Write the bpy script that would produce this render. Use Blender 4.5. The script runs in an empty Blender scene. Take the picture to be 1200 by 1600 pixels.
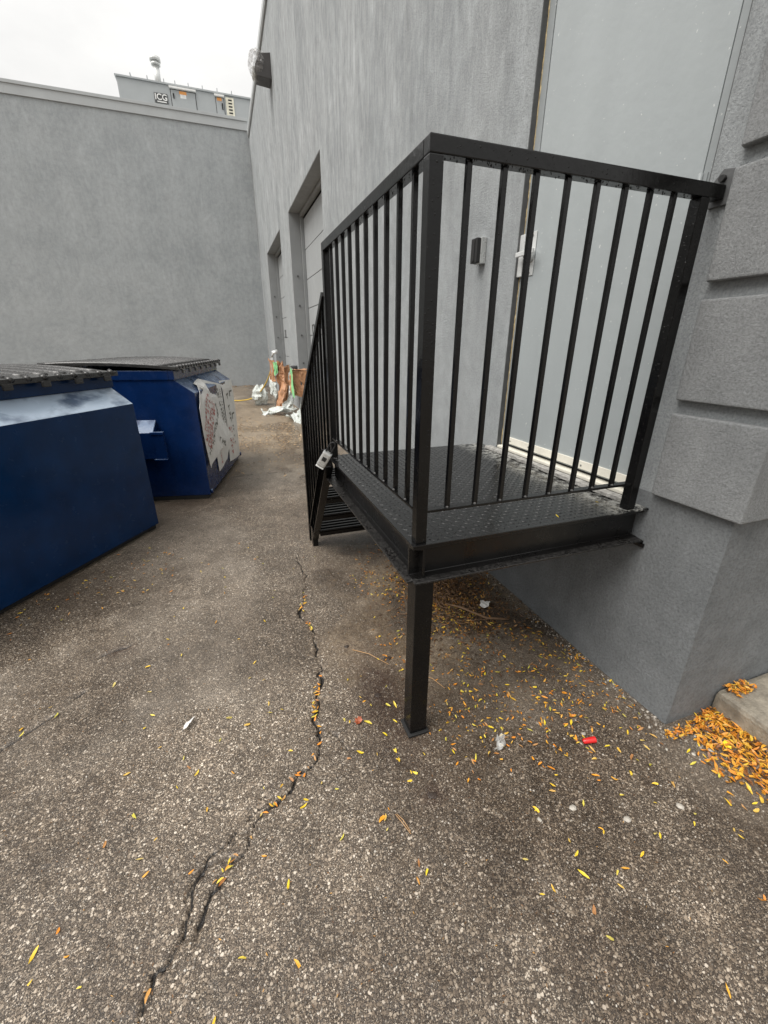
import bpy, bmesh, math, random
import numpy as np
from mathutils import Vector, Matrix
random.seed(7); rng = np.random.default_rng(11)
S = bpy.context.scene
col = S.collection
R = math.radians

# ------------------------------------------------------------------ camera, sky, sun, exposure
cam_d = bpy.data.cameras.new('camera'); cam = bpy.data.objects.new('camera', cam_d); col.objects.link(cam)
cam_d.sensor_fit = 'HORIZONTAL'; cam_d.sensor_width = 36.0; cam_d.lens = 19.58
cam_d.clip_start = 0.02; cam_d.clip_end = 2000
yaw, pitch, roll = R(19.8053), R(22.003), R(0.2168)
fw = Vector((math.sin(yaw)*math.cos(pitch), math.cos(yaw)*math.cos(pitch), -math.sin(pitch)))
r0 = Vector((math.cos(yaw), -math.sin(yaw), 0)); u0 = r0.cross(fw)
rt = r0*math.cos(roll)+u0*math.sin(roll); up = -r0*math.sin(roll)+u0*math.cos(roll)
M = Matrix((rt, up, -fw)).transposed().to_4x4(); M.translation = (-1.5359, -1.1224, 1.4673)
cam.matrix_world = M
S.camera = cam
W = bpy.data.worlds.new('World'); S.world = W; W.use_nodes = True
nt = W.node_tree; nt.nodes.clear()
wo = nt.nodes.new('ShaderNodeOutputWorld'); bg = nt.nodes.new('ShaderNodeBackground')
sky = nt.nodes.new('ShaderNodeTexSky'); sky.sky_type = 'NISHITA'; sky.sun_disc = False
SUN_EL, SUN_AZ = R(56), R(258)
sky.sun_elevation = SUN_EL; sky.sun_rotation = SUN_AZ; sky.air_density = 1.0; sky.dust_density = 2.0
tc = nt.nodes.new('ShaderNodeTexCoord'); mp = nt.nodes.new('ShaderNodeMapping'); mp.inputs['Scale'].default_value = (1.4, 1.4, 3.0)
nz = nt.nodes.new('ShaderNodeTexNoise'); nz.inputs['Scale'].default_value = 1.8; nz.inputs['Detail'].default_value = 6; nz.inputs['Roughness'].default_value = .55
cr = nt.nodes.new('ShaderNodeValToRGB'); cr.color_ramp.elements[0].position = .3; cr.color_ramp.elements[1].position = .72
cr.color_ramp.elements[0].color = (6.1, 6.02, 5.86, 1); cr.color_ramp.elements[1].color = (8.1, 7.98, 7.7, 1)
mx = nt.nodes.new('ShaderNodeMixRGB'); mx.inputs[0].default_value = .93
nt.links.new(tc.outputs['Generated'], mp.inputs[0]); nt.links.new(mp.outputs[0], nz.inputs['Vector'])
nt.links.new(nz.outputs['Fac'], cr.inputs[0]); nt.links.new(sky.outputs[0], mx.inputs[1]); nt.links.new(cr.outputs[0], mx.inputs[2])
# overcast sky: brighter overhead than near the horizon
sx = nt.nodes.new('ShaderNodeSeparateXYZ'); nt.links.new(tc.outputs['Generated'], sx.inputs[0])
mr = nt.nodes.new('ShaderNodeMapRange'); mr.inputs['From Min'].default_value = 0; mr.inputs['From Max'].default_value = 1; mr.inputs['To Min'].default_value = .36; mr.inputs['To Max'].default_value = 1.05
nt.links.new(sx.outputs[2], mr.inputs[0])
ml = nt.nodes.new('ShaderNodeMixRGB'); ml.blend_type = 'MULTIPLY'; ml.inputs[0].default_value = 1
nt.links.new(mx.outputs[0], ml.inputs[1]); nt.links.new(mr.outputs[0], ml.inputs[2]); nt.links.new(ml.outputs[0], bg.inputs[0]); bg.inputs[1].default_value = 0.1
nt.links.new(bg.outputs[0], wo.inputs[0])
sl = bpy.data.lights.new('sun', 'SUN'); sl.energy = 1.5; sl.angle = R(42); sl.color = (1, .965, .92)
so = bpy.data.objects.new('sun', sl); col.objects.link(so)
sd = Vector((math.sin(SUN_AZ)*math.cos(SUN_EL), math.cos(SUN_AZ)*math.cos(SUN_EL), math.sin(SUN_EL)))
so.rotation_euler = sd.to_track_quat('Z', 'Y').to_euler(); so.location = (-6, -6, 14)
vs = S.view_settings; vs.view_transform = 'Standard'; vs.look = 'None'; vs.exposure = 1.2; vs.gamma = 1; vs.use_curve_mapping = False

# ------------------------------------------------------------------ helpers
def setp(o, label=None, cat=None, group=None, kind=None):
    if label: o['label'] = label
    if cat: o['category'] = cat
    if group: o['group'] = group
    if kind: o['kind'] = kind
    return o
def link(name, me, mat=None, parent=None):
    o = bpy.data.objects.new(name, me); col.objects.link(o)
    if mat is not None: me.materials.clear(); me.materials.append(mat)
    if parent is not None: o.parent = parent
    return o
def empty(name, loc, label, cat, group=None, rz=0):
    o = bpy.data.objects.new(name, None); col.objects.link(o); o.location = loc; o.rotation_euler = (0, 0, rz)
    o.empty_display_size = .1
    return setp(o, label, cat, group)
class MB:
    def __init__(s): s.bm = bmesh.new()
    def box(s, a, b, bev=0.0, mat=None):
        (x0, y0, z0), (x1, y1, z1) = a, b
        vs = [s.bm.verts.new(p) for p in ((x0,y0,z0),(x1,y0,z0),(x1,y1,z0),(x0,y1,z0),(x0,y0,z1),(x1,y0,z1),(x1,y1,z1),(x0,y1,z1))]
        fs = [s.bm.faces.new([vs[i] for i in f]) for f in ((3,2,1,0),(4,5,6,7),(0,1,5,4),(1,2,6,5),(2,3,7,6),(3,0,4,7))]
        if mat is not None: bmesh.ops.transform(s.bm, matrix=mat, verts=vs)
        if bev > 0:
            es = list({e for f in fs for e in f.edges})
            bmesh.ops.bevel(s.bm, geom=es, offset=bev, segments=2, profile=.6, affect='EDGES')
        return s
    def bar(s, p, q, w, h, upv=(0,0,1), bev=0.0):
        p, q = Vector(p), Vector(q); d = (q-p); L = d.length; d.normalize(); u = Vector(upv)
        sx = d.cross(u).normalized(); uz = sx.cross(d)
        m = Matrix((sx, d, uz)).transposed().to_4x4(); m.translation = p
        return s.box((-w/2, 0, -h/2), (w/2, L, h/2), bev, m)
    def tube(s, pts, r, n=8, cap=True):
        pts = [Vector(p) for p in pts]; rings = []
        rr = r if isinstance(r, (list, tuple)) else [r]*len(pts)
        for i, p in enumerate(pts):
            d = (pts[min(i+1, len(pts)-1)]-pts[max(i-1, 0)]).normalized()
            a = d.cross(Vector((0,0,1)) if abs(d.z) < .9 else Vector((1,0,0))).normalized(); b = d.cross(a)
            rings.append([s.bm.verts.new(p+(a*math.cos(t)+b*math.sin(t))*rr[i]) for t in [2*math.pi*k/n for k in range(n)]])
        for A, B in zip(rings, rings[1:]):
            for k in range(n): s.bm.faces.new((A[k], A[(k+1)%n], B[(k+1)%n], B[k])).smooth = True
        if cap: s.bm.faces.new(rings[0][::-1]); s.bm.faces.new(rings[-1])
        return s
    def prism(s, poly, axis_o, ea, eb, ec, t0, t1):
        # polygon (a,b) in plane ea,eb from origin axis_o, extruded t0..t1 along ec
        O, A, B, C_ = Vector(axis_o), Vector(ea), Vector(eb), Vector(ec)
        v0 = [s.bm.verts.new(O+A*a+B*b+C_*t0) for a, b in poly]; v1 = [s.bm.verts.new(O+A*a+B*b+C_*t1) for a, b in poly]
        n = len(poly); s.bm.faces.new(v0[::-1]); s.bm.faces.new(v1)
        for i in range(n): s.bm.faces.new((v0[i], v0[(i+1)%n], v1[(i+1)%n], v1[i]))
        return s
    def quad(s, *ps):
        s.bm.faces.new([s.bm.verts.new(p) for p in ps]); return s
    def bevel(s, w, seg=2):
        bmesh.ops.bevel(s.bm, geom=list(s.bm.edges), offset=w, segments=seg, profile=.6, affect='EDGES'); return s
    def mesh(s, name, smooth=False):
        bmesh.ops.recalc_face_normals(s.bm, faces=list(s.bm.faces))
        me = bpy.data.meshes.new(name); s.bm.to_mesh(me); s.bm.free()
        if smooth:
            for p in me.polygons: p.use_smooth = True
        return me
    def obj(s, name, mat, parent=None, smooth=False): return link(name, s.mesh(name, smooth), mat, parent)
def np_mesh(name, V, F, smooth=True):
    me = bpy.data.meshes.new(name); V = np.asarray(V, np.float32); F = np.asarray(F, np.int32)
    me.vertices.add(len(V)); me.vertices.foreach_set('co', V.ravel())
    k = F.shape[1]; me.loops.add(F.size); me.loops.foreach_set('vertex_index', F.ravel())
    me.polygons.add(len(F)); me.polygons.foreach_set('loop_start', np.arange(len(F), dtype=np.int32)*k)
    me.polygons.foreach_set('loop_total', np.full(len(F), k, np.int32))
    me.polygons.foreach_set('use_smooth', np.full(len(F), smooth, bool)); me.update(calc_edges=True); return me
def text_mesh(txt, size, depth, name):
    c = bpy.data.curves.new(name, 'FONT'); c.body = txt; c.size = size; c.extrude = depth; c.offset = size*.02; c.align_x = 'CENTER'; c.align_y = 'CENTER'
    o = bpy.data.objects.new(name, c); col.objects.link(o)
    dg = bpy.context.evaluated_depsgraph_get(); me = bpy.data.meshes.new_from_object(o.evaluated_get(dg)); bpy.data.objects.remove(o); return me

# value noise in numpy
_tab = rng.random((256, 256))
def vnoise(x, y):
    x = np.asarray(x, float); y = np.asarray(y, float); xi = np.floor(x).astype(int); yi = np.floor(y).astype(int); fx = x-xi; fy = y-yi
    fx = fx*fx*(3-2*fx); fy = fy*fy*(3-2*fy); g = lambda a, b: _tab[a & 255, b & 255]
    return (g(xi, yi)*(1-fx)+g(xi+1, yi)*fx)*(1-fy)+(g(xi, yi+1)*(1-fx)+g(xi+1, yi+1)*fx)*fy
def fbm(x, y, o=4):
    t = 0; a = .5
    for i in range(o): t = t+a*vnoise(x*2**i+17*i, y*2**i+31*i); a /= 2
    return t
def sstep(a, b, x):
    t = np.clip((x-a)/(b-a), 0, 1); return t*t*(3-2*t)

# ------------------------------------------------------------------ materials
class NT:
    def __init__(s, name):
        s.m = bpy.data.materials.new(name); s.m.use_nodes = True; s.t = s.m.node_tree; s.b = s.t.nodes['Principled BSDF']; s.out = s.t.nodes['Material Output']
    def n(s, t, **kw):
        x = s.t.nodes.new(t)
        for k, v in kw.items():
            if k[0] == '_': x.inputs[k[1:]].default_value = v
            else: setattr(x, k, v)
        return x
    def l(s, a, b): s.t.links.new(a, b); return s
    def inp(s, name, v):
        if isinstance(v, (int, float, tuple)): s.b.inputs[name].default_value = v
        else: s.l(v, s.b.inputs[name])
    def coord(s, scale=(1,1,1), kind='Object'):
        c = s.n('ShaderNodeTexCoord'); m = s.n('ShaderNodeMapping'); m.inputs['Scale'].default_value = scale; s.l(c.outputs[kind], m.inputs[0]); return m.outputs[0]
    def noise(s, vec, scale, detail=4, rough=.55):
        x = s.n('ShaderNodeTexNoise'); x.inputs['Scale'].default_value = scale; x.inputs['Detail'].default_value = detail; x.inputs['Roughness'].default_value = rough; s.l(vec, x.inputs['Vector']); return x.outputs['Fac']
    def ramp(s, fac, stops):
        x = s.n('ShaderNodeValToRGB'); e = x.color_ramp.elements
        while len(e) < len(stops): e.new(.5)
        for i, (p, c) in enumerate(stops): e[i].position = p; e[i].color = c if len(c) == 4 else (*c, 1)
        s.l(fac, x.inputs[0]); return x.outputs[0]
    def mix(s, fac, a, b, mode='MIX'):
        x = s.n('ShaderNodeMixRGB'); x.blend_type = mode
        for i, v in ((0, fac), (1, a), (2, b)):
            if isinstance(v, (int, float)): x.inputs[i].default_value = v
            elif isinstance(v, tuple): x.inputs[i].default_value = (*v, 1) if len(v) == 3 else v
            else: s.l(v, x.inputs[i])
        return x.outputs[0]
    def math(s, op, a, b=0.0, clamp=False):
        x = s.n('ShaderNodeMath'); x.operation = op; x.use_clamp = clamp
        for i, v in ((0, a), (1, b)):
            if isinstance(v, (int, float)): x.inputs[i].default_value = v
            else: s.l(v, x.inputs[i])
        return x.outputs[0]
    def attr(s, name): x = s.n('ShaderNodeAttribute'); x.attribute_name = name; return x.outputs['Fac']
    def bump(s, h, dist, strength=1.0, prev=None):
        x = s.n('ShaderNodeBump'); x.inputs['Distance'].default_value = dist; x.inputs['Strength'].default_value = strength; s.l(h, x.inputs['Height'])
        if prev is not None: s.l(prev, x.inputs['Normal'])
        return x.outputs[0]
def g3(v): return (v, v, v)

def plain(name, c, rough=.5, metal=0.0, var=.12, nscale=8, bump=0.0, bscale=200, spec=.5):
    k = NT(name); v = k.coord(); n = k.noise(v, nscale, 5)
    lo = tuple(x*(1-var) for x in c); hi = tuple(min(1, x*(1+var)) for x in c)
    k.inp('Base Color', k.ramp(n, [(.3, lo), (.7, hi)])); k.inp('Metallic', metal); k.inp('Specular IOR Level', spec)
    r2 = k.noise(v, nscale*3.1, 3); k.inp('Roughness', k.ramp(r2, [(.3, g3(max(0, rough-.08))), (.7, g3(min(1, rough+.08)))]))
    if bump: k.inp('Normal', k.bump(k.noise(v, bscale, 3), bump))
    return k.m

def stucco(name, base, fine=170, dist=.0035, streak=.5):
    k = NT(name); v = k.coord()
    vs_ = k.coord((1, 1, .24)); st = k.noise(vs_, 3.6, 8, .68); st2 = k.noise(vs_, 15, 7, .7)
    st.node.inputs['Distortion'].default_value = .5; st2.node.inputs['Distortion'].default_value = .7
    mo = k.noise(v, 1.1, 6, .65); fi = k.noise(v, fine*.6, 4, .65); mid = k.noise(v, 9, 5, .7)
    c = k.ramp(st, [(.32, tuple(x*(1-.34*streak) for x in base)), (.5, base), (.68, tuple(x*(1+.38*streak) for x in base))])
    sz = k.n('ShaderNodeSeparateXYZ'); k.l(v, sz.inputs[0]); hz = k.math('MULTIPLY', k.math('SUBTRACT', sz.outputs[2], .8), .36, True)
    c = k.mix(k.math('ADD', k.math('MULTIPLY', hz, .8), .2), base, c)
    c = k.mix(hz, c, k.ramp(st2, [(.36, g3(1-.30*streak)), (.62, g3(1+.20*streak))]), 'MULTIPLY')
    c = k.mix(.85, c, k.ramp(mo, [(.32, (.88, .89, .895)), (.68, (1.12, 1.115, 1.11))]), 'MULTIPLY')
    c = k.mix(.7, c, k.ramp(mid, [(.33, g3(.86)), (.66, g3(1.13))]), 'MULTIPLY')
    c = k.mix(.6, c, k.ramp(fi, [(.36, g3(.66)), (.52, g3(1.03)), (.66, g3(1.2))]), 'MULTIPLY')
    k.inp('Base Color', c); k.inp('Roughness', k.ramp(st, [(.3, g3(.5)), (.65, g3(.85))])); k.inp('Specular IOR Level', .35)
    h = k.math('ADD', k.noise(v, fine, 6, .82), k.math('MULTIPLY', k.noise(v, fine*.4, 6, .75), 1.3))
    b = k.bump(h, dist)
    b = k.bump(k.noise(v, 3.0, 3), .02, .5, b)
    k.inp('Normal', b); return k.m

def wetpaint(name, c, rough=.28, drops=True, wear=None, sky_glare=None, spec=.5):
    k = NT(name); v = k.coord(); n = k.noise(v, 6, 6)
    base = k.ramp(n, [(.3, tuple(x*.8 for x in c)), (.7, tuple(x*1.25 for x in c))])
    if wear:
        w = k.ramp(k.noise(v, 130, 6, .75), [(.44, g3(0)), (.72, g3(1))]); sw = k.n('ShaderNodeSeparateXYZ'); k.l(v, sw.inputs[0]); w = k.math('MULTIPLY', w, k.math('LESS_THAN', sw.outputs[2], .7275)); base = k.mix(w, base, wear)
    k.inp('Specular IOR Level', spec)
    if sky_glare:   # sky reflection painted in as blotchy pale colour on faces that look up
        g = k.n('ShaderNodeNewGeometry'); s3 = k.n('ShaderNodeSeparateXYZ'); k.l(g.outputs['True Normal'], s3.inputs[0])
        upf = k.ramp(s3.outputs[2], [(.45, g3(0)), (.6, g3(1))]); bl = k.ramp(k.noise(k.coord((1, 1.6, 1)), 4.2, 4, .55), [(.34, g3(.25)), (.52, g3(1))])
        base = k.mix(k.math('MULTIPLY', upf, bl), base, sky_glare)
    k.inp('Base Color', base)
    k.inp('Roughness', k.ramp(k.noise(v, 14, 4), [(.3, g3(rough*.75)), (.7, g3(rough*1.5))]))
    if drops:
        vo = k.n('ShaderNodeTexVoronoi'); vo.inputs['Scale'].default_value = 130; k.l(v, vo.inputs['Vector'])
        sep = k.n('ShaderNodeSeparateColor'); k.l(vo.outputs['Color'], sep.inputs[0]); sz = sep.outputs[0]
        rad = k.math('MULTIPLY', k.math('SUBTRACT', sz, .55), .9)
        h = k.math('MAXIMUM', k.math('SUBTRACT', rad, vo.outputs['Distance']), 0.0)
        k.inp('Normal', k.bump(h, .006, .8, k.bump(k.noise(v, 60, 3), .0006)))
    else: k.inp('Normal', k.bump(k.noise(v, 60, 3), .0006))
    return k.m

def asphalt():
    k = NT('asphalt'); v = k.coord()
    nv = k.n('ShaderNodeTexNoise'); nv.inputs['Scale'].default_value = 210; nv.inputs['Detail'].default_value = 3; k.l(v, nv.inputs['Vector'])
    w1 = k.n('ShaderNodeVectorMath', operation='SUBTRACT'); k.l(nv.outputs['Color'], w1.inputs[0]); w1.inputs[1].default_value = (.5, .5, .5)
    w2 = k.n('ShaderNodeVectorMath', operation='SCALE'); k.l(w1.outputs[0], w2.inputs[0]); w2.inputs['Scale'].default_value = .0060
    w3 = k.n('ShaderNodeVectorMath', operation='ADD'); k.l(v, w3.inputs[0]); k.l(w2.outputs[0], w3.inputs[1])
    def vor(scale, thr, r0, r1):
        x = k.n('ShaderNodeTexVoronoi', voronoi_dimensions='2D'); x.inputs['Scale'].default_value = scale; k.l(w3.outputs[0], x.inputs['Vector'])
        sp = k.n('ShaderNodeSeparateColor'); k.l(x.outputs['Color'], sp.inputs[0])
        rad = k.math('ADD', k.math('MULTIPLY', sp.outputs[2], r1), r0)
        edge = k.math('MULTIPLY', k.math('SUBTRACT', rad, x.outputs['Distance']), 9.0, True)
        return k.math('MULTIPLY', edge, k.math('GREATER_THAN', sp.outputs[1], thr)), sp.outputs[0]
    stone = [(0, (.066, .050, .036)), (.3, (.124, .097, .072)), (.55, (.205, .164, .123)), (.76, (.30, .247, .19)), (.90, (.44, .38, .305)), (1, (.62, .56, .48))]
    c = k.ramp(k.noise(v, 420, 5, .75), [(.33, (.016, .012, .009)), (.52, (.045, .035, .027)), (.68, (.12, .098, .076))])
    hs = None
    for sc_, th_, a_, b_ in ((390, .06, .26, .36), (205, .22, .28, .36), (112, .50, .24, .38)):
        mk, cc = vor(sc_, th_, a_, b_); c = k.mix(mk, c, k.ramp(cc, stone)); hh = k.math('MULTIPLY', mk, 120/sc_); hs = hh if hs is None else k.math('MAXIMUM', hs, hh)
    big = k.noise(v, 1.3, 6, .6); mid = k.noise(v, 7, 5, .65)
    c = k.mix(1, c, k.ramp(big, [(.32, (.74, .72, .70)), (.68, (1.3, 1.28, 1.25))]), 'MULTIPLY')
    c = k.mix(1, c, k.ramp(mid, [(.3, g3(.74)), (.7, g3(1.25))]), 'MULTIPLY')
    # dust film, with the mid-yard sky sheen painted in as pale colour
    film = k.math('MULTIPLY', k.attr('dust_sheen'), k.ramp(mid, [(.3, g3(.35)), (.7, g3(1))]), True)
    c = k.mix(k.math('MULTIPLY', film, .36), c, (.38, .335, .28))
    dn = k.noise(v, 26, 6, .7)
    dirt = k.math('MULTIPLY', k.attr('dirt'), k.ramp(dn, [(.34, g3(.35)), (.6, g3(1))]), True)
    dc = k.ramp(k.noise(v, 120, 4, .7), [(.3, (.030, .021, .014)), (.5, (.100, .073, .050)), (.72, (.21, .165, .12))])
    c = k.mix(k.math('MULTIPLY', dirt, .72), c, dc)
    rust = k.math('MULTIPLY', k.attr('rust'), k.ramp(dn, [(.3, g3(.2)), (.62, g3(1))]), True)
    c = k.mix(k.math('MULTIPLY', rust, .8), c, (.050, .022, .014))
    sand = k.math('MULTIPLY', k.attr('sand'), k.ramp(dn, [(.35, g3(.25)), (.6, g3(1))]), True)
    sc = k.ramp(k.noise(v, 60, 5, .7), [(.32, (.16, .115, .075)), (.5, (.31, .235, .155)), (.7, (.45, .37, .26))])
    c = k.mix(k.math('MULTIPLY', sand, .85), c, sc)
    c = k.mix(k.math('MULTIPLY', k.attr('wet'), .85), c, (.46, .42, .385), 'MULTIPLY')
    c = k.mix(k.ramp(k.attr('crack'), [(.35, g3(0)), (.75, g3(1))]), c, (.014, .011, .009))
    k.inp('Base Color', c)
    wet = k.attr('wet')
    rr = k.ramp(mid, [(.3, g3(.30)), (.7, g3(.55))])
    rr = k.mix(k.math('MULTIPLY', wet, .8), rr, g3(.22)); rr = k.mix(k.math('MULTIPLY', film, .7), rr, g3(.24)); k.inp('Roughness', rr); k.inp('Specular IOR Level', .5)
    b = k.bump(hs, .0022); b = k.bump(k.noise(v, 420, 4, .7), .0012, .8, b); b = k.bump(k.noise(v, 18, 4), .006, .7, b); k.inp('Normal', b)
    return k.m
def island(name, stops, rough=.5, ns=160, spec=.4):
    k = NT(name); g = k.n('ShaderNodeNewGeometry'); o = k.n('ShaderNodeObjectInfo')
    f = k.math('FRACT', k.math('ADD', g.outputs['Random Per Island'], o.outputs['Random']))
    c = k.ramp(f, stops); c = k.mix(.8, c, k.ramp(k.noise(k.coord(), ns, 4, .7), [(.28, (.35, .25, .2)), (.45, g3(.9)), (.7, g3(1.2))]), 'MULTIPLY')
    k.inp('Base Color', c); k.inp('Roughness', rough); k.inp('Specular IOR Level', spec)
    return k.m
def sheeting(name, c, alpha, rough=.25):
    k = NT(name); v = k.coord(); k.inp('Base Color', c); k.inp('Roughness', rough)
    k.inp('Normal', k.bump(k.noise(v, 40, 5, .7), .01)); tr = k.n('ShaderNodeBsdfTransparent'); m = k.n('ShaderNodeMixShader')
    k.l(k.ramp(k.noise(v, 22, 5, .7), [(.35, g3(max(0, alpha-.3))), (.65, g3(min(1, alpha+.3)))]), m.inputs[0])
    k.l(tr.outputs[0], m.inputs[1]); k.l(k.b.outputs[0], m.inputs[2]); k.l(m.outputs[0], k.out.inputs[0]); return k.m
def deckmat():
    k = NT('wet_black_deck_paint'); v = k.coord(); n = k.noise(v, 7, 6, .65)
    base = k.ramp(n, [(.3, (.003, .003, .0033)), (.7, (.008, .0078, .0078))])
    sx = k.n('ShaderNodeSeparateXYZ'); k.l(v, sx.inputs[0])
    edge = k.ramp(k.math('ADD', sx.outputs[0], .22), [(.0, g3(0)), (.16, g3(1))])
    w = k.math('MULTIPLY', edge, k.ramp(k.noise(v, 20, 6, .75), [(.46, g3(0)), (.56, g3(1))]), True)
    k.inp('Base Color', k.mix(w, base, (.30, .30, .28)))
    k.inp('Roughness', k.ramp(k.noise(v, 5, 5, .6), [(.32, g3(.09)), (.66, g3(.28))]))
    k.inp('Normal', k.bump(k.noise(v, 90, 3), .0008)); return k.m
def doormat_(name, c, rough):
    k = NT(name); v = k.coord((1, 1, .25)); n = k.noise(v, 3, 5)
    b = k.ramp(n, [(.3, tuple(x*.93 for x in c)), (.7, tuple(x*1.06 for x in c))])
    sp = k.noise(k.coord(), 75, 2, .5); b = k.mix(k.ramp(sp, [(.72, g3(0)), (.76, g3(.5))]), b, (.75, .75, .72))
    k.inp('Base Color', b); k.inp('Roughness', rough); k.inp('Normal', k.bump(k.noise(k.coord(), 14, 4), .003, .6)); return k.m

M_asph = asphalt()
M_wall = stucco('grey_stucco', (.326, .343, .350), 190, .0055, .62)
M_wallb = stucco('back_wall_stucco', (.348, .369, .379), 130, .003, .22)
M_quoin = stucco('quoin_stucco', (.270, .278, .281), 230, .0060, .12)
M_base_shade = stucco('wall_base_shade', (.168, .177, .182), 150, .0035, .05)  # darker wall colour that carries the shade low on the wall
M_smooth = plain('smooth_grey_paint', (.245, .255, .258), .6, var=.08, nscale=3)
M_flash = plain('pale_grey_flashing', (.42, .44, .445), .35, var=.06, nscale=2)
M_mastic = plain('dark_grey_jamb_paint', (.075, .077, .078), .5, var=.2, nscale=20, bump=.002, bscale=40)
M_door = doormat_('grey_green_door_paint', (.325, .352, .358), .27)
M_frame = doormat_('door_frame_paint', (.26, .28, .285), .4)
M_odoor = plain('overhead_door_paint', (.33, .345, .35), .5, var=.05, nscale=2)
M_foam = plain('tan_sealant', (.42, .33, .18), .8, var=.45, nscale=30, bump=.004, bscale=90)
M_alum = plain('cream_white_sweep', (.74, .71, .62), .45, var=.08, nscale=12)
M_galv = plain('white_galvanised_steel', (.66, .67, .66), .35, .35, var=.1, nscale=20)
M_weld = plain('dull_weld_metal', (.10, .098, .095), .45, .3)
M_steel = plain('worn_steel', (.35, .34, .33), .4, .8, var=.2, nscale=40)
M_black = wetpaint('wet_black_paint', (.0034, .0032, .0031), .19, True, None, None, .36)
M_blackw = wetpaint('scuffed_black_paint', (.0045, .0042, .0041), .28, False, (.055, .053, .051), None, .4)
M_deck = deckmat()
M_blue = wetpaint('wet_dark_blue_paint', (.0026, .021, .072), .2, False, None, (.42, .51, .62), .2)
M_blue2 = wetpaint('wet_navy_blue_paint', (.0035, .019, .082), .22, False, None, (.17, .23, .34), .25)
for mm_ in (M_blue, M_blue2):
    pb = mm_.node_tree.nodes['Principled BSDF']; pb.inputs['Coat Weight'].default_value = .12; pb.inputs['Coat Roughness'].default_value = .08
M_lid = plain('black_lid_plastic', (.030, .029, .028), .25, var=.25, nscale=9, bump=.002, bscale=30)
M_dark = plain('dark_rubber', (.012, .012, .012), .7)
M_conc = plain('wet_concrete', (.235, .208, .165), .34, var=.5, nscale=14, bump=.004, bscale=120)
M_sill = plain('rough_pale_concrete', (.33, .32, .30), .75, var=.4, nscale=38, bump=.008, bscale=120)
M_paper = plain('white_printed_sheet', (.70, .69, .66), .5, var=.06, nscale=12)
M_red = plain('red_print', (.46, .17, .15), .6, var=.2, nscale=60)
M_ink = plain('dark_print', (.13, .13, .11), .6)
M_kraft = plain('brown_masking_paper', (.40, .205, .105), .6, var=.25, nscale=9, bump=.006, bscale=25)
M_green = plain('green_masking_tape', (.25, .60, .27), .55)
M_plastic = sheeting('white_plastic_sheeting', (.66, .70, .67, 1), .9)
M_bag = sheeting('clear_plastic_bag', (.46, .45, .44, 1), .30, .12)
M_clear = sheeting('clear_plastic_scrap', (.62, .62, .60, 1), .5, .2)
M_yel = plain('yellow_cord', (.62, .42, .06), .6)
M_redp = plain('red_plastic', (.62, .02, .02), .3)
M_silver = plain('silver_plastic', (.55, .56, .55), .3, .5)
M_bronze = plain('dark_bronze', (.06, .056, .055), .45)
M_lens = plain('lamp_glass', (.5, .5, .47), .2)
M_unit = plain('rooftop_unit_paint', (.38, .40, .405), .4, var=.04, nscale=2)
M_white = plain('white_paint', (.76, .76, .74), .4)
M_cream = plain('cream_panel', (.74, .71, .58), .5)
M_orange = plain('orange_sticker', (.80, .35, .10), .5)
M_pinks = plain('red_sticker', (.72, .32, .25), .5)
M_yleaf = island('yellow_leaf', [(0, (.68, .52, .03)), (.3, (.74, .48, .04)), (.5, (.70, .55, .08)), (.65, (.46, .42, .06)), (.8, (.52, .40, .14)), (1, (.66, .38, .04))], .45, 6)
M_oleaf = island('orange_leaf', [(0, (.74, .31, .025)), (.3, (.62, .21, .02)), (.5, (.76, .40, .045)), (.68, (.26, .10, .03)), (.85, (.46, .25, .10)), (1, (.62, .40, .08))], .5, 6)
M_pile = island('leaf_litter', [(0, (.66, .29, .03)), (.2, (.56, .19, .02)), (.40, (.70, .37, .04)), (.58, (.46, .14, .02)), (.70, (.72, .48, .06)), (.80, (.24, .095, .03)), (1, (.07, .04, .02))], .4)
M_brown = island('brown_litter', [(0, (.13, .068, .035)), (.3, (.060, .036, .022)), (.55, (.21, .105, .04)), (.75, (.038, .024, .016)), (.9, (.32, .18, .07)), (1, (.55, .30, .07))], .6)
M_tan = island('dry_tan_litter', [(0, (.50, .36, .22)), (.4, (.38, .25, .13)), (.7, (.62, .48, .30)), (1, (.22, .14, .08))], .7)
M_stone = island('pale_aggregate', [(0, (.070, .058, .046)), (.45, (.115, .097, .078)), (.72, (.19, .163, .132)), (.9, (.32, .285, .24)), (1, (.50, .465, .41))], .45)
M_clod = plain('dark_clod', (.032, .021, .015), .55, var=.4, nscale=60, bump=.003, bscale=150)
M_pale = plain('pale_stone', (.40, .37, .32), .55, var=.15, nscale=60, bump=.002, bscale=200)
M_twig = plain('wet_bark', (.16, .095, .05), .6, var=.3, nscale=40)
M_needle = plain('dry_needle', (.45, .27, .13), .6)
M_drop = plain('water_drop', (.02, .02, .02), .05)

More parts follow.
